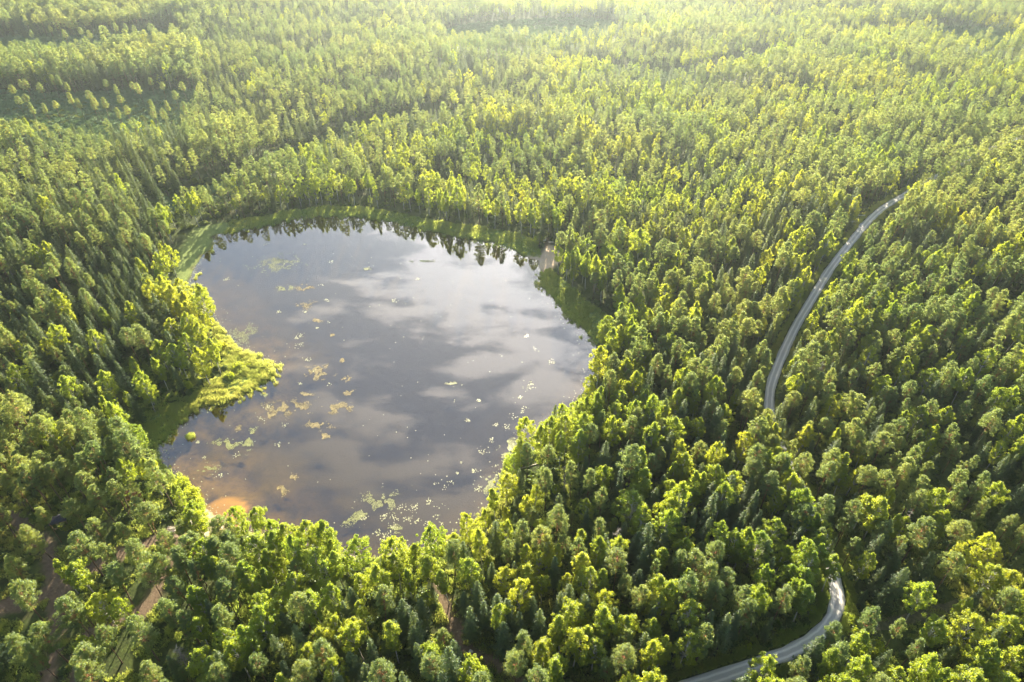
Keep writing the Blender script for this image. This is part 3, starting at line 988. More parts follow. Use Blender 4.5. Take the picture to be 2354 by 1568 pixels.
# which trees show largest: coarse picture of crown ellipses, near ones first
BW, BH = 640, 426
k_ = BW / 2353.0
tpx, tpy, td = project(TX, TY, TZ + TH)
bpx, bpy_, _ = project(TX, TY, TZ + TH * np.array([0.38, 0.52, 0.15])[TK])
crad = FP / td * WS * np.array([2.9, 2.6, 2.2])[TK]
taken = np.zeros((BH, BW), bool)
seen = np.zeros(NT, int)
for i in np.argsort(td):
    x0, y0, x1, y1 = tpx[i] * k_, tpy[i] * k_, bpx[i] * k_, bpy_[i] * k_
    cx, cy = (x0 + x1) / 2, (y0 + y1) / 2
    rx, ry = crad[i] * k_ * 0.9 + abs(x1 - x0) / 2 * 0.5, abs(y1 - y0) / 2 + crad[i] * k_ * 0.3
    ax, bx, ay, by = int(max(0, cx - rx)), int(min(BW, cx + rx + 1)), int(max(0, cy - ry)), int(min(BH, cy + ry + 1))
    if ax >= bx or ay >= by:
        continue
    yy, xx = np.mgrid[ay:by, ax:bx]
    e = ((xx + .5 - cx) / rx) ** 2 + ((yy + .5 - cy) / ry) ** 2 < 1
    sub = taken[ay:by, ax:bx]
    seen[i] = int((e & ~sub).sum())
    sub |= e
individual = np.zeros(NT, bool)
for k in range(3):
    lone = np.where((TK == k) & (TFLAG == 2))[0]
    individual[lone] = True
    cand = np.where((TK == k) & (TFLAG != 2))[0]
    order = cand[np.argsort(-seen[cand])][:300 - len(lone)]
    individual[order[seen[order] > 12]] = True
print("TREES", NT, [int((TK == k).sum()) for k in range(3)], "individual", int(individual.sum()))


# ------------------------------------------------------------------ masses as instances on points
def scatter(name, X, Y, Z, rot, scale, idx, meshes, label, cat=None):
    pc = bpy.data.collections.new(name + "_kinds")
    for i, me_ in enumerate(meshes):
        o = bpy.data.objects.new("%s_kind_%02d" % (name, i), me_)
        pc.objects.link(o)
    me_ = bpy.data.meshes.new(name)
    me_.vertices.add(len(X))
    me_.vertices.foreach_set("co", np.stack([X, Y, Z], 1).astype(np.float32).ravel())
    for nm, typ, arr in (("rot", 'FLOAT_VECTOR', rot), ("scl", 'FLOAT_VECTOR', scale)):
        a = me_.attributes.new(nm, typ, 'POINT')
        a.data.foreach_set("vector", np.asarray(arr, np.float32).ravel())
    a = me_.attributes.new("pick", 'INT', 'POINT')
    a.data.foreach_set("value", np.asarray(idx, np.int32))
    o = obj(name, me_, kind="stuff", label=label, cat=cat)
    ng = bpy.data.node_groups.new(name, 'GeometryNodeTree')
    ng.interface.new_socket("Geometry", in_out='INPUT', socket_type='NodeSocketGeometry')
    ng.interface.new_socket("Geometry", in_out='OUTPUT', socket_type='NodeSocketGeometry')
    nn, ll = ng.nodes, ng.links
    gi, go = nn.new("NodeGroupInput"), nn.new("NodeGroupOutput")
    iop = nn.new("GeometryNodeInstanceOnPoints")
    ci = nn.new("GeometryNodeCollectionInfo")
    ci.inputs["Collection"].default_value = pc
    ci.inputs["Separate Children"].default_value = True
    ci.inputs["Reset Children"].default_value = True
    ll.new(gi.outputs[0], iop.inputs["Points"])
    ll.new(ci.outputs[0], iop.inputs["Instance"])
    iop.inputs["Pick Instance"].default_value = True
    for nm, typ, tgt in (("rot", 'FLOAT_VECTOR', "Rotation"), ("scl", 'FLOAT_VECTOR', "Scale"), ("pick", 'INT', "Instance Index")):
        na = nn.new("GeometryNodeInputNamedAttribute")
        na.data_type = typ
        na.inputs["Name"].default_value = nm
        src = na.outputs[0]
        if nm == "rot":
            e2 = nn.new("FunctionNodeEulerToRotation")
            ll.new(src, e2.inputs[0])
            src = e2.outputs[0]
        ll.new(src, iop.inputs[tgt])
    ll.new(iop.outputs[0], go.inputs[0])
    md = o.modifiers.new("scatter", 'NODES')
    md.node_group = ng
    return o


FAR_LOD = 290.0
for k, kd in enumerate(KINDS):
    s = np.where((TK == k) & ~individual)[0]
    pick = TV[s] + np.where(td[s] > FAR_LOD, NVAR, 0)
    scatter(kd + "_forest", TX[s], TY[s], TZ[s], np.column_stack([TTILT[s], TROT[s]]), np.column_stack([WS[s], WS[s], HS[s]]), pick, JOINED[kd],
            "dense %s forest reaching from the lake shore to the top of the photo" % kd, kd + " forest")

# ------------------------------------------------------------------ the trees that show largest, one object each
LANDMARKS = [("the dark-roofed shelter", 138, 1195), ("the sunlit sandy beach", 470, 1190), ("the leafless grey spruce", 410, 1490), ("the forked dirt path", 123, 1355),
             ("the pale boulder on the footpath", 1082, 1500), ("the reedy lake point", 560, 870), ("the trunk fallen on the right-hand shore", 1200, 1070), ("the sharp bend of the gravel road", 1924, 1390),
             ("the gravel road's end at the bottom edge", 1640, 1550), ("the grass track off the road", 2080, 1426), ("the bare dead tree right of the road", 2094, 1185),
             ("the bottom right corner", 2340, 1560), ("the bottom left corner", 10, 1560), ("the lone reed tussock", 437, 1000), ("the gravel turnout", 1985, 515), ("the far sandy landing", 1250, 585),
             ("the middle of the near shore", 870, 1290), ("the right-hand tip of the lake", 1380, 800), ("the road stretch hidden by trees", 1830, 1110), ("the middle of the left edge", 0, 800),
             ("the right edge halfway down", 2350, 800), ("the right edge two thirds down", 2350, 1130), ("the middle of the bottom edge", 1330, 1560), ("the bottom edge below the beach", 720, 1560),
             ("the left-hand reed bank", 410, 600), ("the road's straight middle stretch", 1800, 800), ("the centre of the right-hand wood", 1500, 1000), ("the top left clearing", 220, 250),
             ("the middle of the far shore", 850, 470), ("the small second clearing at upper left", 200, 95)]
ORD = ("first second third fourth fifth sixth seventh eighth ninth tenth eleventh twelfth thirteenth fourteenth fifteenth sixteenth seventeenth eighteenth nineteenth twentieth "
       "twenty-first twenty-second twenty-third twenty-fourth twenty-fifth twenty-sixth twenty-seventh twenty-eighth twenty-ninth thirtieth thirty-first thirty-second thirty-third thirty-fourth "
       "thirty-fifth thirty-sixth thirty-seventh thirty-eighth thirty-ninth fortieth forty-first forty-second forty-third forty-fourth forty-fifth forty-sixth forty-seventh forty-eighth forty-ninth fiftieth").split()
LOOK = {"birch": "yellow-green birch", "pine": "bare-trunked pine", "spruce": "dark conical spruce"}
LMP = np.array([(a, b) for _, a, b in LANDMARKS], float)
mid_x, mid_y = (tpx + bpx) / 2, (tpy + bpy_) / 2


def word(i):
    a = TW[i]
    return "slender" if a < 0.93 else ("broad" if a > 1.08 else "full-grown") if TH[i] > 10.5 else "young"


def place_tree(i, kd, label, group):
    root = bpy.data.objects.new(kd + "_tree", None)
    COL.objects.link(root)
    root.empty_display_size = 1
    root.location = (TX[i], TY[i], TZ[i])
    root.rotation_euler = (TTILT[i, 0], TTILT[i, 1], TROT[i])
    root.scale = (WS[i], WS[i], HS[i])
    root["label"], root["category"], root["group"] = label, kd + " tree", group
    t, c = PARTS[kd][TV[i]]
    obj("trunk", t, root)
    obj("crown", c, root)
    return root


for k, kd in enumerate(KINDS):
    s = np.where((TK == k) & individual)[0]
    dist = np.hypot(mid_x[s][:, None] - LMP[None, :, 0], mid_y[s][:, None] - LMP[None, :, 1])
    own = dist.argmin(1)
    for lm in range(len(LANDMARKS)):
        q = np.where(own == lm)[0]
        q = q[np.argsort(dist[q, lm])]
        for rank, j in enumerate(q):
            i = s[j]
            where = LANDMARKS[lm][0]
            if TFLAG[i] == 2:
                lab = "lone seed pine, %s pine from the middle of %s" % (ORD[min(rank, 49)], where)
                grp = "lone pines left standing in the clearings"
            else:
                lab = "%s %s, %s %s from %s" % (word(i), LOOK[kd], ORD[min(rank, 49)], kd, where)
                grp = kd + " trees around the lake and road"
            place_tree(i, kd, lab, grp)

# ------------------------------------------------------------------ undergrowth, reeds, clearing cover
def bush_mesh(seed, rad=1.0, hgt=1.0, n=22, per=16, size=0.16, mat=None):
    r = np.random.default_rng(seed)
    th, rr = r.uniform(0, 6.28, n), rad * np.sqrt(r.random(n)) * 0.8
    C = np.column_stack([np.cos(th) * rr, np.sin(th) * rr, hgt * (0.25 + 0.65 * r.random(n)) * (1 - 0.5 * (rr / rad) ** 2)])
    V, F = leaf_cloud(r, C, np.full(n, 0.35 * rad), per, size, (1, 0.8), 0.6, 0.6)
    V[:, 2] = np.maximum(V[:, 2], 0.02)
    return mesh_from("bush", V, F, [mat or M_BUSH])


def reed_mesh(seed, n=46, rad=0.8, hgt=1.5):
    r = np.random.default_rng(seed)
    th, rr = r.uniform(0, 6.28, n), rad * np.sqrt(r.random(n))
    B = np.column_stack([np.cos(th) * rr, np.sin(th) * rr, np.full(n, -0.3)])
    top = np.column_stack([r.normal(0, 0.22, n), r.normal(0, 0.22, n), hgt * r.uniform(0.6, 1.15, n) + 0.3])
    a = r.uniform(0, 6.28, n)
    w = np.column_stack([np.cos(a), np.sin(a), np.zeros(n)]) * 0.055
    V = np.stack([B - w, B + w, B + top * 0.65 + w * 0.9, B + top + w * 0.1, B + top * 0.65 - w * 0.9], 1).reshape(-1, 3)
    F = np.arange(n * 5).reshape(-1, 5)
    return mesh_from("reed_tuft", V, F, [M_REED])


def rand_rot(n_):
    return np.column_stack([np.zeros(n_), np.zeros(n_), rng.uniform(0, 6.28, n_)])


WEEDS = [bush_mesh(i, 1.0, 0.9 + 0.25 * (i % 3), mat=M_WEEDS) for i in range(4)]
BUSHES = [bush_mesh(i, 1.0, 1.0 + 0.25 * (i % 3)) for i in range(4)]
nb = 30000
bx_, by_ = rng.uniform(-300, 300, nb), rng.uniform(45, 420, nb)
ok = np.abs(bx_) < 0.77 * (0.777 * by_ + 94.4) + 15
ok &= (vnoise(bx_, by_, 9, 31) > 0.34)
for L, w in zip(DIRT, DIRT_W):
    ok &= seg_dist(bx_, by_, L) > w + 0.8
ok &= ~inside(bx_, by_, LAKE) & (seg_dist(bx_, by_, LAKE[::2], True) > 1.5) & (seg_dist(bx_, by_, ROAD) > 3.4) & (seg_dist(bx_, by_, TRACK) > 2.2)
bpx2, bpy2, _ = project(bx_, by_, np.zeros(nb))
ok &= ~((bpx2 < 520) & (bpy2 > 1140) & (rng.random(nb) < 0.5))
for s in SAND + MEADOW:
    ok &= ~inside(bx_, by_, s)
bx_, by_ = bx_[ok], by_[ok]
sc_ = rng.uniform(0.45, 1.5, len(bx_)) * (0.7 + 0.6 * vnoise(bx_, by_, 14, 32))
scatter("undergrowth", bx_, by_, terrain(bx_, by_) - 0.05, rand_rot(len(bx_)), np.column_stack([sc_, sc_, sc_ * rng.uniform(0.6, 1.1, len(bx_))]), rng.integers(0, 4, len(bx_)), BUSHES,
        "low green undergrowth covering the shaded forest floor", "undergrowth")

# clearing cover: waist-high saplings and weeds
pts = []
for s in CLEAR:
    lo, hi = s.min(0), s.max(0)
    m_ = int((hi - lo).prod() / 5.0)
    X, Y = rng.uniform(lo[0], hi[0], m_), rng.uniform(lo[1], hi[1], m_)
    q = inside(X, Y, s)
    pts.append(np.column_stack([X[q], Y[q]]))
for L, w in GAPS:
    t_ = rng.integers(0, len(L), 500)
    pts.append(L[t_] + rng.normal(0, w * 0.45, (500, 2)))
pts = np.concatenate(pts)
sc_ = rng.uniform(0.6, 1.7, len(pts))
scatter("clearing_weeds", pts[:, 0], pts[:, 1], terrain(pts[:, 0], pts[:, 1]) - 0.05, rand_rot(len(pts)), np.column_stack([sc_, sc_, sc_ * 0.9]), rng.integers(0, 4, len(pts)), WEEDS,
        "low green weeds and saplings filling the felled clearings", "weeds")

# reeds: banks of the lake
REEDS = [reed_mesh(i, hgt=1.2 + 0.2 * i) for i in range(4)]
X, Y = rng.uniform(-125, 125, 120000), rng.uniform(60, 300, 120000)
d_ = seg_dist(X, Y, LAKE[::2], True)
il = inside(X, Y, LAKE)
inm = np.zeros(len(X), bool)
for s in MEADOW:
    inm |= inside(X, Y, s)
for s in SAND:
    inm &= ~inside(X, Y, s)
keep = (inm & ~il) & (rng.random(len(X)) < 0.97)
keep |= inm & il & (d_ < 3.5) & (rng.random(len(X)) < 0.25 * (1 - d_ / 3.5))
rpx, rpy, _ = project(X, Y, np.zeros(len(X)))
tip = np.hypot(rpx - 585, (rpy - 862) * 1.3)
keep |= il & (tip < 62) & (rng.random(len(X)) < 0.55 * np.clip(1 - tip / 62, 0, 1) ** 0.7)
near_s = (~il) & (d_ < 2.6) & (rpy > 1000) & (np.hypot(rpx - 495, rpy - 1185) > 55)
keep |= near_s & (rng.random(len(X)) < 0.6)
keep |= il & (d_ < 1.6) & (rpy > 940) & (np.hypot(rpx - 495, rpy - 1185) > 60) & (rng.random(len(X)) < 0.22)
X, Y = X[keep], Y[keep]
zz = np.where(inside(X, Y, LAKE), WATER_Z - 0.1, WATER_Z + 0.1)
sc_ = rng.uniform(0.6, 1.1, len(X)) * (0.45 + 0.8 * vnoise(X, Y, 5, 41))
scatter("reed_bed", X, Y, zz, rand_rot(len(X)), np.column_stack([sc_ * 1.1, sc_ * 1.1, sc_ * 0.8]), rng.integers(0, 4, len(X)), REEDS, "green and straw-coloured reeds fringing the lake", "reeds")

# grassy road verges
t_ = rng.integers(0, len(ROAD) - 1, 9000)
f_ = rng.random(9000)[:, None]
p_ = ROAD[t_] * (1 - f_) + ROAD[t_ + 1] * f_
d_ = ROAD[t_ + 1] - ROAD[t_]
d_ /= np.linalg.norm(d_, axis=1)[:, None]
o_ = (2.3 + np.abs(rng.normal(0, 0.8, 9000))) * rng.choice([-1, 1], 9000)
X, Y = p_[:, 0] + d_[:, 1] * o_, p_[:, 1] - d_[:, 0] * o_
sc_ = rng.uniform(0.25, 0.6, len(X))
scatter("verge_grass", X, Y, terrain(X, Y), rand_rot(len(X)), np.column_stack([sc_ * 1.6, sc_ * 1.6, sc_]), rng.integers(0, 4, len(X)), REEDS, "tall grass along both edges of the gravel road", "grass")


# grass between the near trees
X, Y = rng.uniform(-150, 150, 60000), rng.uniform(55, 175, 60000)
q = (np.abs(X) < 0.77 * (0.777 * Y + 94.4) + 6) & ~inside(X, Y, LAKE) & (seg_dist(X, Y, ROAD) > 2.4) & (vnoise(X, Y, 4, 81) > 0.42)
for L, w in zip(DIRT, DIRT_W):
    q &= seg_dist(X, Y, L) > w * 0.8
for s in SAND:
    q &= ~inside(X, Y, s)
X, Y = X[q], Y[q]
sc_ = rng.uniform(0.2, 0.55, len(X))
scatter("forest_grass", X, Y, terrain(X, Y) - 0.05, rand_rot(len(X)), np.column_stack([sc_ * 2.0, sc_ * 2.0, sc_]), rng.integers(0, 4, len(X)), REEDS, "rough sunlit grass on the forest floor in front of the lake", "grass")

# ------------------------------------------------------------------ water lilies and floating weed
M_LILY = plain_mat("lily_pads", (0.25, 0.27, 0.10), 0.35, 0.35, 2.0)
M_WEED = plain_mat("floating_weed", (0.22, 0.18, 0.075), 0.8, 0.5, 1.2)


def pads_mesh(name, P, rad, mat, z=WATER_Z + 0.02):
    k = 6
    th = np.arange(k) / k * 2 * math.pi
    n_ = len(P)
    ph = rng.uniform(0, 6.28, n_)[:, None] + th[None]
    rr = rad[:, None] * rng.uniform(0.75, 1.1, (n_, k))
    V = np.stack([P[:, :1] + np.cos(ph) * rr, P[:, 1:] + np.sin(ph) * rr, z + rng.uniform(0, 0.05, (n_, 1)) + np.sin(ph) * rr * rng.normal(0, 0.06, (n_, 1))], -1)
    return mesh_from(name, V.reshape(-1, 3), np.arange(n_ * k).reshape(-1, k), [mat])


def mat_patch(c, rx, ry, rot, n_, hole=0.35):
    """points of a ragged patch around a photograph position"""
    a = rng.normal(0, 0.55, (n_ * 9, 2))
    cc, s_ = math.cos(rot), math.sin(rot)
    g_ = ground(*c)
    X = g_[0] + rx * (a[:, 0] * cc - a[:, 1] * s_)
    Y = g_[1] + ry * (a[:, 0] * s_ + a[:, 1] * cc)
    k_ = 0.6 * vnoise(X, Y, 2.3, 51) + 0.4 * vnoise(X, Y, 0.9, 52) - 0.20 * np.hypot(a[:, 0], a[:, 1])
    keep_ = k_ > np.quantile(k_, 0.58)
    return np.column_stack([X, Y])[keep_][:int(n_ * 2.2)]


# (x, y, half width m, half depth m, turn, pieces, colour, what it lies by)
PATCHES = [(722, 735, 2.2, 1.6, 0.5, 260, 'w', "in open water below the reedy point"), (733, 855, 4.4, 4.0, 0.2, 700, 'w', "widest round one in mid lake"),
           (665, 935, 7.5, 3.2, 0.7, 900, 'w', "long diagonal one below the reedy point"), (772, 936, 5.2, 2.4, 0.1, 600, 'w', "in the row right of the long diagonal one"),
           (735, 975, 3.4, 1.8, 0.0, 300, 'w', "just below the row in mid lake"), (807, 902, 2.2, 1.0, -0.2, 180, 'w', "small double one right of the round one"),
           (785, 825, 1.4, 1.6, 0.9, 140, 'w', "small hooked one beyond the round one"), (570, 1010, 1.8, 4.4, -0.3, 420, 'y', "bright chain along the left-hand shallows"),
           (520, 1022, 4.2, 2.4, 0.3, 420, 'y', "scattered one in the left-hand shallows"), (645, 1128, 1.5, 1.8, 0.4, 200, 'w', "lone pair near the near beach"), (668, 1098, 1.1, 1.0, 0, 120, 'w', "tiny round one near the near beach"),
           (838, 618, 1.9, 1.4, 0, 160, 'y', "pale oval in the far water"), (968, 598, 5.0, 1.5, -0.25, 260, 'y', "thin pale streaks near the far shore"), (655, 660, 2.6, 1.8, 0.3, 260, 'y', "dense light one off the left-hand bank"),
           (640, 605, 11.0, 8.0, 0.7, 900, 'y', "broad thin veil off the left-hand bank"), (1040, 882, 2.2, 0.9, -0.2, 140, 'y', "small bright one among the cloud reflections"), (832, 1182, 3.0, 2.2, 0.5, 240, 'y', "ragged one near the near shore"),
           (880, 1150, 5.5, 3.4, 0.4, 420, 'y', "loose field near the near shore"), (795, 1195, 2.5, 1.6, 0.2, 110, 'y', "small loose one beside the near birches"), (560, 770, 6.5, 7.0, 0.9, 520, 'y', "speckled field beside the reedy point"),
           (700, 700, 4.5, 3.2, 0.2, 180, 'w', "thin veil in open water left of centre"), (1170, 1035, 2.4, 5.0, -0.5, 600, 'y', "glinting band along the right-hand shore"), (1125, 1112, 2.6, 3.6, -0.4, 420, 'y', "glinting band by the near right-hand shore"),
           (616, 952, 1.9, 1.2, 0.6, 240, 'w', "left end of the long diagonal one"), (700, 905, 2.4, 1.6, 0.4, 200, 'w', "between the round one and the long diagonal one"), (795, 870, 1.4, 1.0, 0.2, 110, 'w', "ring-shaped one right of the round one"),
           (742, 1000, 2.6, 1.2, 0.1, 180, 'w', "last small one below the row in mid lake"), (700, 660, 3.4, 2.4, 0.3, 220, 'w', "thin one between the left-hand bank and open water"), (548, 985, 1.6, 1.2, 0.3, 120, 'w', "small one under the reedy point's near side"),
           (610, 905, 1.4, 1.2, 0.2, 110, 'y', "small one just off the tip of the reedy point"), (480, 1075, 2.4, 1.6, 0.4, 150, 'y', "loose one in the amber shallows above the beach"), (905, 1215, 2.6, 1.3, 0.2, 130, 'y', "small one close under the near shore's middle"),
           (765, 770, 1.6, 0.9, 0.5, 100, 'w', "tiny one above the round one in mid lake")]
for (x, y, rx, ry, rot, n_, kd, wh) in PATCHES:
    P = mat_patch((x, y), rx, ry, rot, n_)
    if len(P) < 5:
        continue
    P = P[inside(P[:, 0], P[:, 1], LAKE)]
    rad = rng.uniform(0.04, 0.14, len(P)) * (1.1 if kd == 'w' else 1.0)
    obj("floating_weed_patch" if kd == 'w' else "lily_patch", pads_mesh("lily_patch", P, rad, M_WEED if kd == 'w' else M_LILY),
        label="%s on the lake, %s" % ("brownish floating weed patch" if kd == 'w' else "yellow-green lily patch", wh), cat="water plants", group="floating plants on the lake")
# bright clusters of pads and single pads
P = []
CL = ("1222,880 1195,912 1200,945 1180,955 1140,975 1165,980 1215,890 1203,935 1100,920 1075,965 700,715 750,688 690,770 680,775 755,740 728,752 690,790 738,655 640,715 520,640 540,1045 600,960 615,935 "
      "655,975 640,1020 950,1165 985,1150 1010,1160 1000,1110 940,1190 960,1195 905,1190 900,1210 870,1225 885,1230 1020,1120 1035,1105 1050,1085 1090,1080 1060,1060 1100,1120 835,1190 470,1050 505,1090 455,1015 "
      "720,850 705,825 690,880 760,880 1130,1010 1110,1035 960,640 905,690 1210,770 1230,800 1270,830 610,560 700,560 760,600 880,1185 925,1165 1005,1185 980,1200 1015,1205")
for w in CL.split():
    x, y = (float(a) for a in w.split(","))
    n_ = int(rng.integers(6, 26))
    g_ = ground(x, y)
    P.append(g_ + rng.normal(0, 0.5, (n_, 2)) * rng.uniform(0.5, 1.6))
a = np.column_stack([rng.uniform(-120, 60, 2200), rng.uniform(85, 275, 2200)])
P.append(a[rng.random(len(a)) < 0.14])
d_sh2 = None
a = LAKE[rng.integers(0, len(LAKE), 2600)] + rng.normal(0, 2.0, (2600, 2))
P.append(a)
P = np.concatenate(P)
P = P[inside(P[:, 0], P[:, 1], LAKE)]
M_PAD = plain_mat("pale_lily_pads", (0.42, 0.43, 0.24), 0.3, 0.3, 2.0)
obj("lily_pads", pads_mesh("lily_pads", P, rng.uniform(0.09, 0.21, len(P)), M_PAD), kind="stuff", label="pale single lily pads dotted over the lake", cat="lily pads")

# ------------------------------------------------------------------ bushes on the shore
def shrub(px, py, rad, hgt, label, seed):
    g_ = ground(px, py)
    r = np.random.default_rng(seed)
    z = float(terrain(g_[:1], g_[1:])[0])
    if seg_dist(g_[:1], g_[1:], LAKE, True)[0] < 4:
        z = WATER_Z
    root = obj("willow_bush", None, loc=(g_[0], g_[1], z), label=label, cat="bush", group="bushes on the lake shore")
    g = Geo()
    n_ = 40
    th, rr = r.uniform(0, 6.28, n_), rad * np.sqrt(r.random(n_)) * 0.85
    C = np.column_stack([np.cos(th) * rr, np.sin(th) * rr, hgt * (0.2 + 0.72 * r.random(n_)) * (1 - 0.45 * (rr / rad) ** 2)])
    for c in C[::3]:
        g.tube([(0, 0, -0.1), c * np.array([0.5, 0.5, 0.45]), c], [0.06, 0.04, 0.012], 4, False)
    V, F = leaf_cloud(r, C, np.full(n_, 0.36 * rad), 60, 0.15, (1, 0.9), 0.4, 0.6)
    obj("stem", g.mesh("bush_stems", [B_SPRUCE], True), root)
    obj("foliage", mesh_from("bush_foliage", V, F, [M_BIRCH]), root)


for k, (x, y, r_, h_, lb) in enumerate([
        (1178, 1066, 3.0, 3.4, "round yellow-green bush at the water by the fallen trunk"), (1196, 1040, 2.4, 3.0, "smaller bush just beyond the fallen trunk"), (548, 845, 1.8, 1.5, "bright bush in the middle of the reedy point"),
        (528, 868, 1.8, 1.5, "low bush at the base of the reedy point"), (572, 842, 1.3, 1.1, "outermost low bush near the tip of the reedy point"), (508, 800, 2.0, 2.4, "bush at the far edge of the reedy point"),
        (430, 895, 2.0, 3.2, "slim bush at the shaded near edge of the reedy point"), (1238, 558, 2.8, 4.5, "upright bush beside the far sandy landing"), (440, 1138, 2.4, 2.8, "pale bush on the bank beyond the beach"),
        (418, 1118, 2.4, 2.8, "second bush on the bank beyond the beach"), (455, 1158, 1.8, 2.0, "bush touching the sand at the beach's upper corner"), (478, 745, 2.4, 2.6, "bush under the birches beyond the reedy point"),
        (1975, 1462, 1.8, 1.6, "sunny low bush on the inside verge of the road bend"), (1962, 1432, 1.6, 1.3, "smallest sunny bush on the verge of the road bend"), (2010, 1500, 2.6, 3.2, "broad bush below the grass track")]):
    shrub(x, y, r_, h_, lb, 300 + k)

# tussock standing in the shallows
g_ = ground(437, 1003)
r = np.random.default_rng(5)
n_ = 420
th, rr = r.uniform(0, 6.28, n_), 1.15 * np.sqrt(r.random(n_))
B = np.column_stack([np.cos(th) * rr, np.sin(th) * rr, np.full(n_, -0.4)])
top = np.column_stack([np.cos(th) * rr * 0.35 + r.normal(0, 0.15, n_), np.sin(th) * rr * 0.35 + r.normal(0, 0.15, n_), 0.4 + 1.0 * r.uniform(0.6, 1.1, n_)])
a = r.uniform(0, 6.28, n_)
w = np.column_stack([np.cos(a), np.sin(a), np.zeros(n_)]) * 0.05
V = np.stack([B - w, B + w, B + top * 0.65 + w * 0.9, B + top, B + top * 0.65 - w * 0.9], 1).reshape(-1, 3)
obj("reed_tussock", mesh_from("reed_tussock", V, np.arange(n_ * 5).reshape(-1, 5), [M_REED]), loc=(g_[0], g_[1], WATER_Z), label="lone round reed tussock in the shallow left-hand water", cat="tussock")

# ------------------------------------------------------------------ dead trees
def dead_tree(px, py, h, label, seed, bushy=1.0, needles=False):
    h *= 0.74
    g_ = ground(px, py, z=h)
    r = np.random.default_rng(seed)
    z = float(terrain(g_[:1], g_[1:])[0])
    root = obj("dead_tree", None, loc=(g_[0], g_[1], z), rot=(r.normal(0, 0.03), r.normal(0, 0.03), r.uniform(0, 6)), label=label, cat="dead tree", group="dead trees in the wood")
    g, at = trunk_geo(r, h, 0.17, 0.4, 1.0)
    obj("trunk", g.mesh("dead_trunk", [B_DEAD], True), root)
    b = Geo()
    tips = []
    for k in range(int(46 * bushy)):
        f = r.uniform(0.3, 0.98)
        th = r.uniform(0, 6.28)
        L = 2.3 * (1.05 - f) ** 0.6 * r.uniform(0.5, 1.1) + 0.3
        p0 = at(h * f)
        p1 = p0 + np.array([math.cos(th) * L, math.sin(th) * L, L * r.uniform(-0.25, 0.35)])
        b.tube([p0, (p0 + p1) / 2 + np.array([0, 0, -0.1]), p1], [0.05, 0.035, 0.015], 4, False)
        tips.append(p1)
        for q_ in range(2):
            p2 = p0 + (p1 - p0) * r.uniform(0.4, 0.8)
            b.tube([p2, p2 + r.normal(0, 0.3, 3)], [0.025, 0.008], 3, False)
    obj("branches", b.mesh("dead_branches", [B_DEAD], True), root)
    if needles:
        tips = np.array(tips)
        V, F = leaf_cloud(r, tips, np.full(len(tips), 0.5), 40, 0.16, (1, 0.7), 0.4, 0.5)
        obj("withered_crown", mesh_from("withered_crown", V, F, [M_DEADLEAF]), root)


for k, a in enumerate([(400, 1488, 14, "leafless silver-grey spruce near the bottom left", 1.6, False), (2100, 1165, 17, "bare forked grey tree among birches right of the road", 0.8, False),
                       (1652, 1228, 12, "thin grey dead spruce left of the road bend", 1.0, False), (2030, 672, 20, "tall grey snag in the gap right of the road's middle stretch", 0.7, False),
                       (2160, 592, 17, "pale twiggy dead tree standing high among right-hand pines", 1.2, False), (1895, 828, 18, "leaning dead spruce with drooping twigs beside yellow birch", 1.1, False),
                       (1420, 1215, 16, "small white-branched dead tree in the right-hand wood", 0.7, False), (6, 600, 17, "grey dead spruce cut by the left edge", 1.3, False),
                       (1683, 768, 18, "rusty orange withered pine in the right-hand wood", 0.8, True), (295, 1122, 16, "rusty withered pine above the left-hand bank", 0.7, True),
                       (2008, 1440, 3.0, "short bare dead sapling beside the grass track", 0.4, False), (1300, 1070, 15, "dead-branched trunk behind the fallen tree on the shore", 0.9, False)]):
    dead_tree(a[0], a[1], a[2], a[3], 700 + k, a[4], a[5])

# ------------------------------------------------------------------ logs and boulder
def log(p0, p1, rad, label, twigs=4, seed=0, z=0.1):
    a, b = ground(*p0), ground(*p1)
    r = np.random.default_rng(seed)
    c = (a + b) / 2
    L = np.linalg.norm(b - a)
    d = (b - a) / L
    root = obj("fallen_log", None, loc=(c[0], c[1], z), label=label, cat="log", group="fallen logs")
    g = Geo()
    ts = np.linspace(-0.5, 0.5, 6)
    g.tube([(d[0] * L * t + r.normal(0, .05), d[1] * L * t + r.normal(0, .05), 0.12 + 0.05 * math.sin(5 * t)) for t in ts], rad * np.linspace(1, 0.5, 6), 7)
    obj("trunk", g.mesh("log_trunk", [B_DEAD], True), root)
    if twigs:
        g = Geo()
        for k in range(twigs):
            t = r.uniform(-0.1, 0.45)
            p = np.array([d[0] * L * t, d[1] * L * t, 0.15])
            q_ = p + np.array([r.normal(0, 0.8), r.normal(0, 0.8), r.uniform(0.3, 1.0)])
            g.tube([p, (p + q_) / 2, q_], [rad * 0.35, rad * 0.25, rad * 0.1], 4, False)
        obj("branch_stub", g.mesh("log_stubs", [B_DEAD], True), root)


log((1236, 1066), (1164, 1086), 0.2, "long pale trunk fallen across the right-hand shore into the lake", 7, 1, -0.1)
log((410, 948), (429, 937), 0.12, "straight pale log on the shaded left-hand bank", 0, 2, 0.0)
log((478, 930), (491, 926), 0.10, "short pale log at the foot of the reedy point", 0, 3, -0.25)
log((1136, 1546), (1153, 1563), 0.13, "pale log lying beside the footpath near the bottom edge", 3, 4, 0.0)
log((316, 984), (326, 977), 0.10, "thin grey log in the grass of the left-hand bank", 0, 5, 0.05)

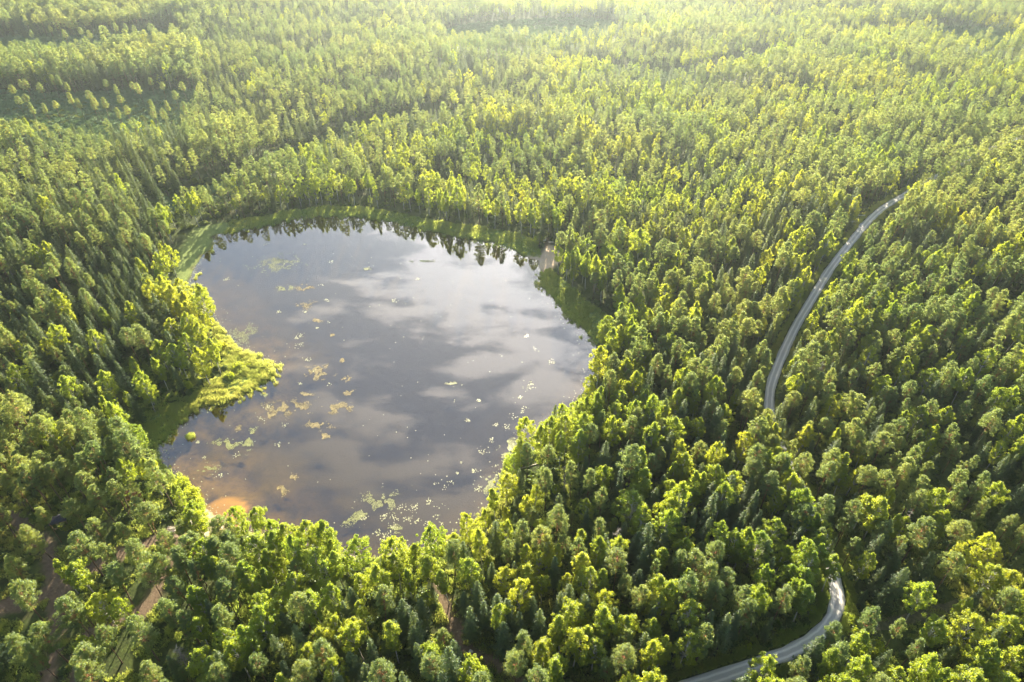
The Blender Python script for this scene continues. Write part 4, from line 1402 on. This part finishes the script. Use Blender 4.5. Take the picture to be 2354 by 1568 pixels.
M_STONE = plain_mat("pale_stone", (0.62, 0.60, 0.57), 0.8, 0.2, 2.5)
r = np.random.default_rng(9)
g = Geo()
nu, nv = 10, 7
V = []
for j in range(nv):
    ph = math.pi * j / (nv - 1)
    for i in range(nu):
        th = 2 * math.pi * i / nu
        k = 1 + 0.22 * math.sin(3 * th + 2 * ph) * math.sin(ph) + r.normal(0, 0.04)
        V.append((0.55 * k * math.sin(ph) * math.cos(th), 0.42 * k * math.sin(ph) * math.sin(th), 0.36 * k * math.cos(ph) + 0.24))
F = [(j * nu + i, (j + 1) * nu + i, (j + 1) * nu + (i + 1) % nu, j * nu + (i + 1) % nu) for j in range(nv - 1) for i in range(nu)]
g.add(V, F)
b_ = ground(1082, 1500)
obj("boulder", g.mesh("boulder", [M_STONE]), loc=(b_[0], b_[1], float(terrain(b_[:1], b_[1:])[0])), label="white angular boulder beside the footpath", cat="boulder")

# ------------------------------------------------------------------ shelter, benches, deck, barrier, notice board
M_ROOF = plain_mat("dark_roofing", (0.035, 0.035, 0.055), 0.6, 0.25, 4.0)
M_WOOD = plain_mat("weathered_timber", (0.23, 0.17, 0.12), 0.8, 0.3, 4.0)
M_PALE = plain_mat("bleached_planks", (0.62, 0.56, 0.48), 0.7, 0.15, 3.0)
M_WHITE = plain_mat("white_paint", (0.8, 0.8, 0.78), 0.5, 0.06, 3.0)


def tz(p):
    return float(terrain(np.array([p[0]]), np.array([p[1]]))[0])


def part(name, root, mat, *boxes):
    g = Geo()
    for bx in boxes:
        g.box(*bx)
    return obj(name, g.mesh(name, [mat]), root)


c = ground(140, 1204)
root = obj("shelter", None, loc=(c[0], c[1], tz(c)), rot=(0, 0, 0.42), label="small open shelter with dark pitched roof under the pines", cat="shelter")
for sx in (-1, 1):
    for sy in (-1, 1):
        part("post", root, M_WOOD, ((sx * 1.7, sy * 1.0, 1.05), (0.14, 0.14, 2.1)))
for sy in (-1, 1):
    rf = part("roof_slope", root, M_ROOF, ((0, sy * 0.72, 2.48), (4.2, 1.6, 0.07), 0, -sy * 0.46))
    for k in range(6):
        part("roofing_strip", rf, M_ROOF, ((-1.75 + 0.7 * k, sy * 0.735, 2.525), (0.06, 1.58, 0.05), 0, -sy * 0.46))
part("ridge_cap", root, M_ROOF, ((0, 0, 2.87), (4.25, 0.22, 0.06)))
for sy in (-1, 1):
    part("beam", root, M_WOOD, ((0, sy * 1.0, 2.04), (3.9, 0.12, 0.16)))
part("bench_seat", root, M_WOOD, ((0, -1.55, 0.45), (2.6, 0.34, 0.06)))
for sx in (-1, 1):
    part("bench_leg", root, M_WOOD, ((sx * 1.1, -1.55, 0.21), (0.1, 0.3, 0.42)))
part("table_top", root, M_WOOD, ((0, 0, 0.75), (2.2, 0.8, 0.06)))
for sx in (-1, 1):
    part("table_leg", root, M_WOOD, ((sx * 0.8, 0, 0.36), (0.1, 0.6, 0.72)))


def bench(px, py, rz, label):
    c = ground(px, py)
    root = obj("bench", None, loc=(c[0], c[1], tz(c)), rot=(0, 0, rz), label=label, cat="bench", group="benches by the lake")
    for k in range(3):
        part("seat_plank", root, M_PALE, ((0, -0.16 + 0.16 * k, 0.46), (2.2, 0.13, 0.05)))
    for k in range(2):
        part("back_plank", root, M_PALE, ((0, 0.3, 0.66 + 0.2 * k), (2.2, 0.05, 0.14)))
    for sx in (-1, 1):
        part("leg", root, M_WOOD, ((sx * 0.85, 0.02, 0.21), (0.1, 0.5, 0.43)))
        part("back_post", root, M_WOOD, ((sx * 0.85, 0.345, 0.5), (0.1, 0.04, 1.0)))


bench(396, 1217, 0.1, "pale plank bench nearer the lake beside the beach")
bench(394, 1224, 0.35, "second pale bench just behind the first beside the beach")
bench(1266, 560, 0.0, "tiny pale bench above the far sandy landing")
c = ground(428, 1209)
root = obj("plank_deck", None, loc=(c[0], c[1], tz(c)), rot=(0, 0, 0.5), label="bright bleached plank deck on the beach sand", cat="deck")
for k in range(9):
    part("plank", root, M_PALE, ((0, -1.0 + 0.25 * k, 0.16 + 0.01 * (k % 2)), (3.2, 0.22, 0.05)))
for sx in (-1, 0, 1):
    part("joist", root, M_WOOD, ((sx * 1.4, 0, 0.07), (0.12, 2.3, 0.12)))
c = ground(1974, 505)
root = obj("barrier_gate", None, loc=(c[0], c[1], tz(c)), rot=(0, 0, 0.1), label="white pole barrier closing the forest side of the gravel turnout", cat="barrier")
part("boom", root, M_WHITE, ((0, 0, 1.1), (4.4, 0.14, 0.14)))
part("post", root, M_WHITE, ((-2.0, 0.15, 0.6), (0.16, 0.16, 1.2)))
part("post", root, M_WHITE, ((2.0, 0.15, 0.6), (0.16, 0.16, 1.2)))
c = ground(1251, 559)
root = obj("notice_board", None, loc=(c[0], c[1], tz(c)), rot=(0, 0, 0.3), label="small pale blue-white board on posts above the far landing", cat="sign")
part("panel", root, M_WHITE, ((0, -0.04, 1.45), (1.3, 0.05, 0.9)))
part("post", root, M_WOOD, ((-0.6, 0.03, 0.95), (0.09, 0.08, 1.9)))
part("post", root, M_WOOD, ((0.6, 0.03, 0.95), (0.09, 0.08, 1.9)))

# ------------------------------------------------------------------ the air
HAZE_DENSITY, HAZE_G = 0.00019, 0.85
g = Geo()
g.box((0, 1250, (-6.0 + H + 12) / 2), (9000, 6500, H + 18))
m, n, l, out = new_mat("haze_air")
pv = n.new("ShaderNodeVolumePrincipled")
pv.inputs["Color"].default_value = (0.74, 0.89, 1.0, 1)
pv.inputs["Density"].default_value = HAZE_DENSITY
pv.inputs["Anisotropy"].default_value = HAZE_G
l.new(pv.outputs[0], out.inputs["Volume"])
obj("haze", g.mesh("haze", [m]), kind="stuff", label="pale sunlit haze thickening towards the far forest")
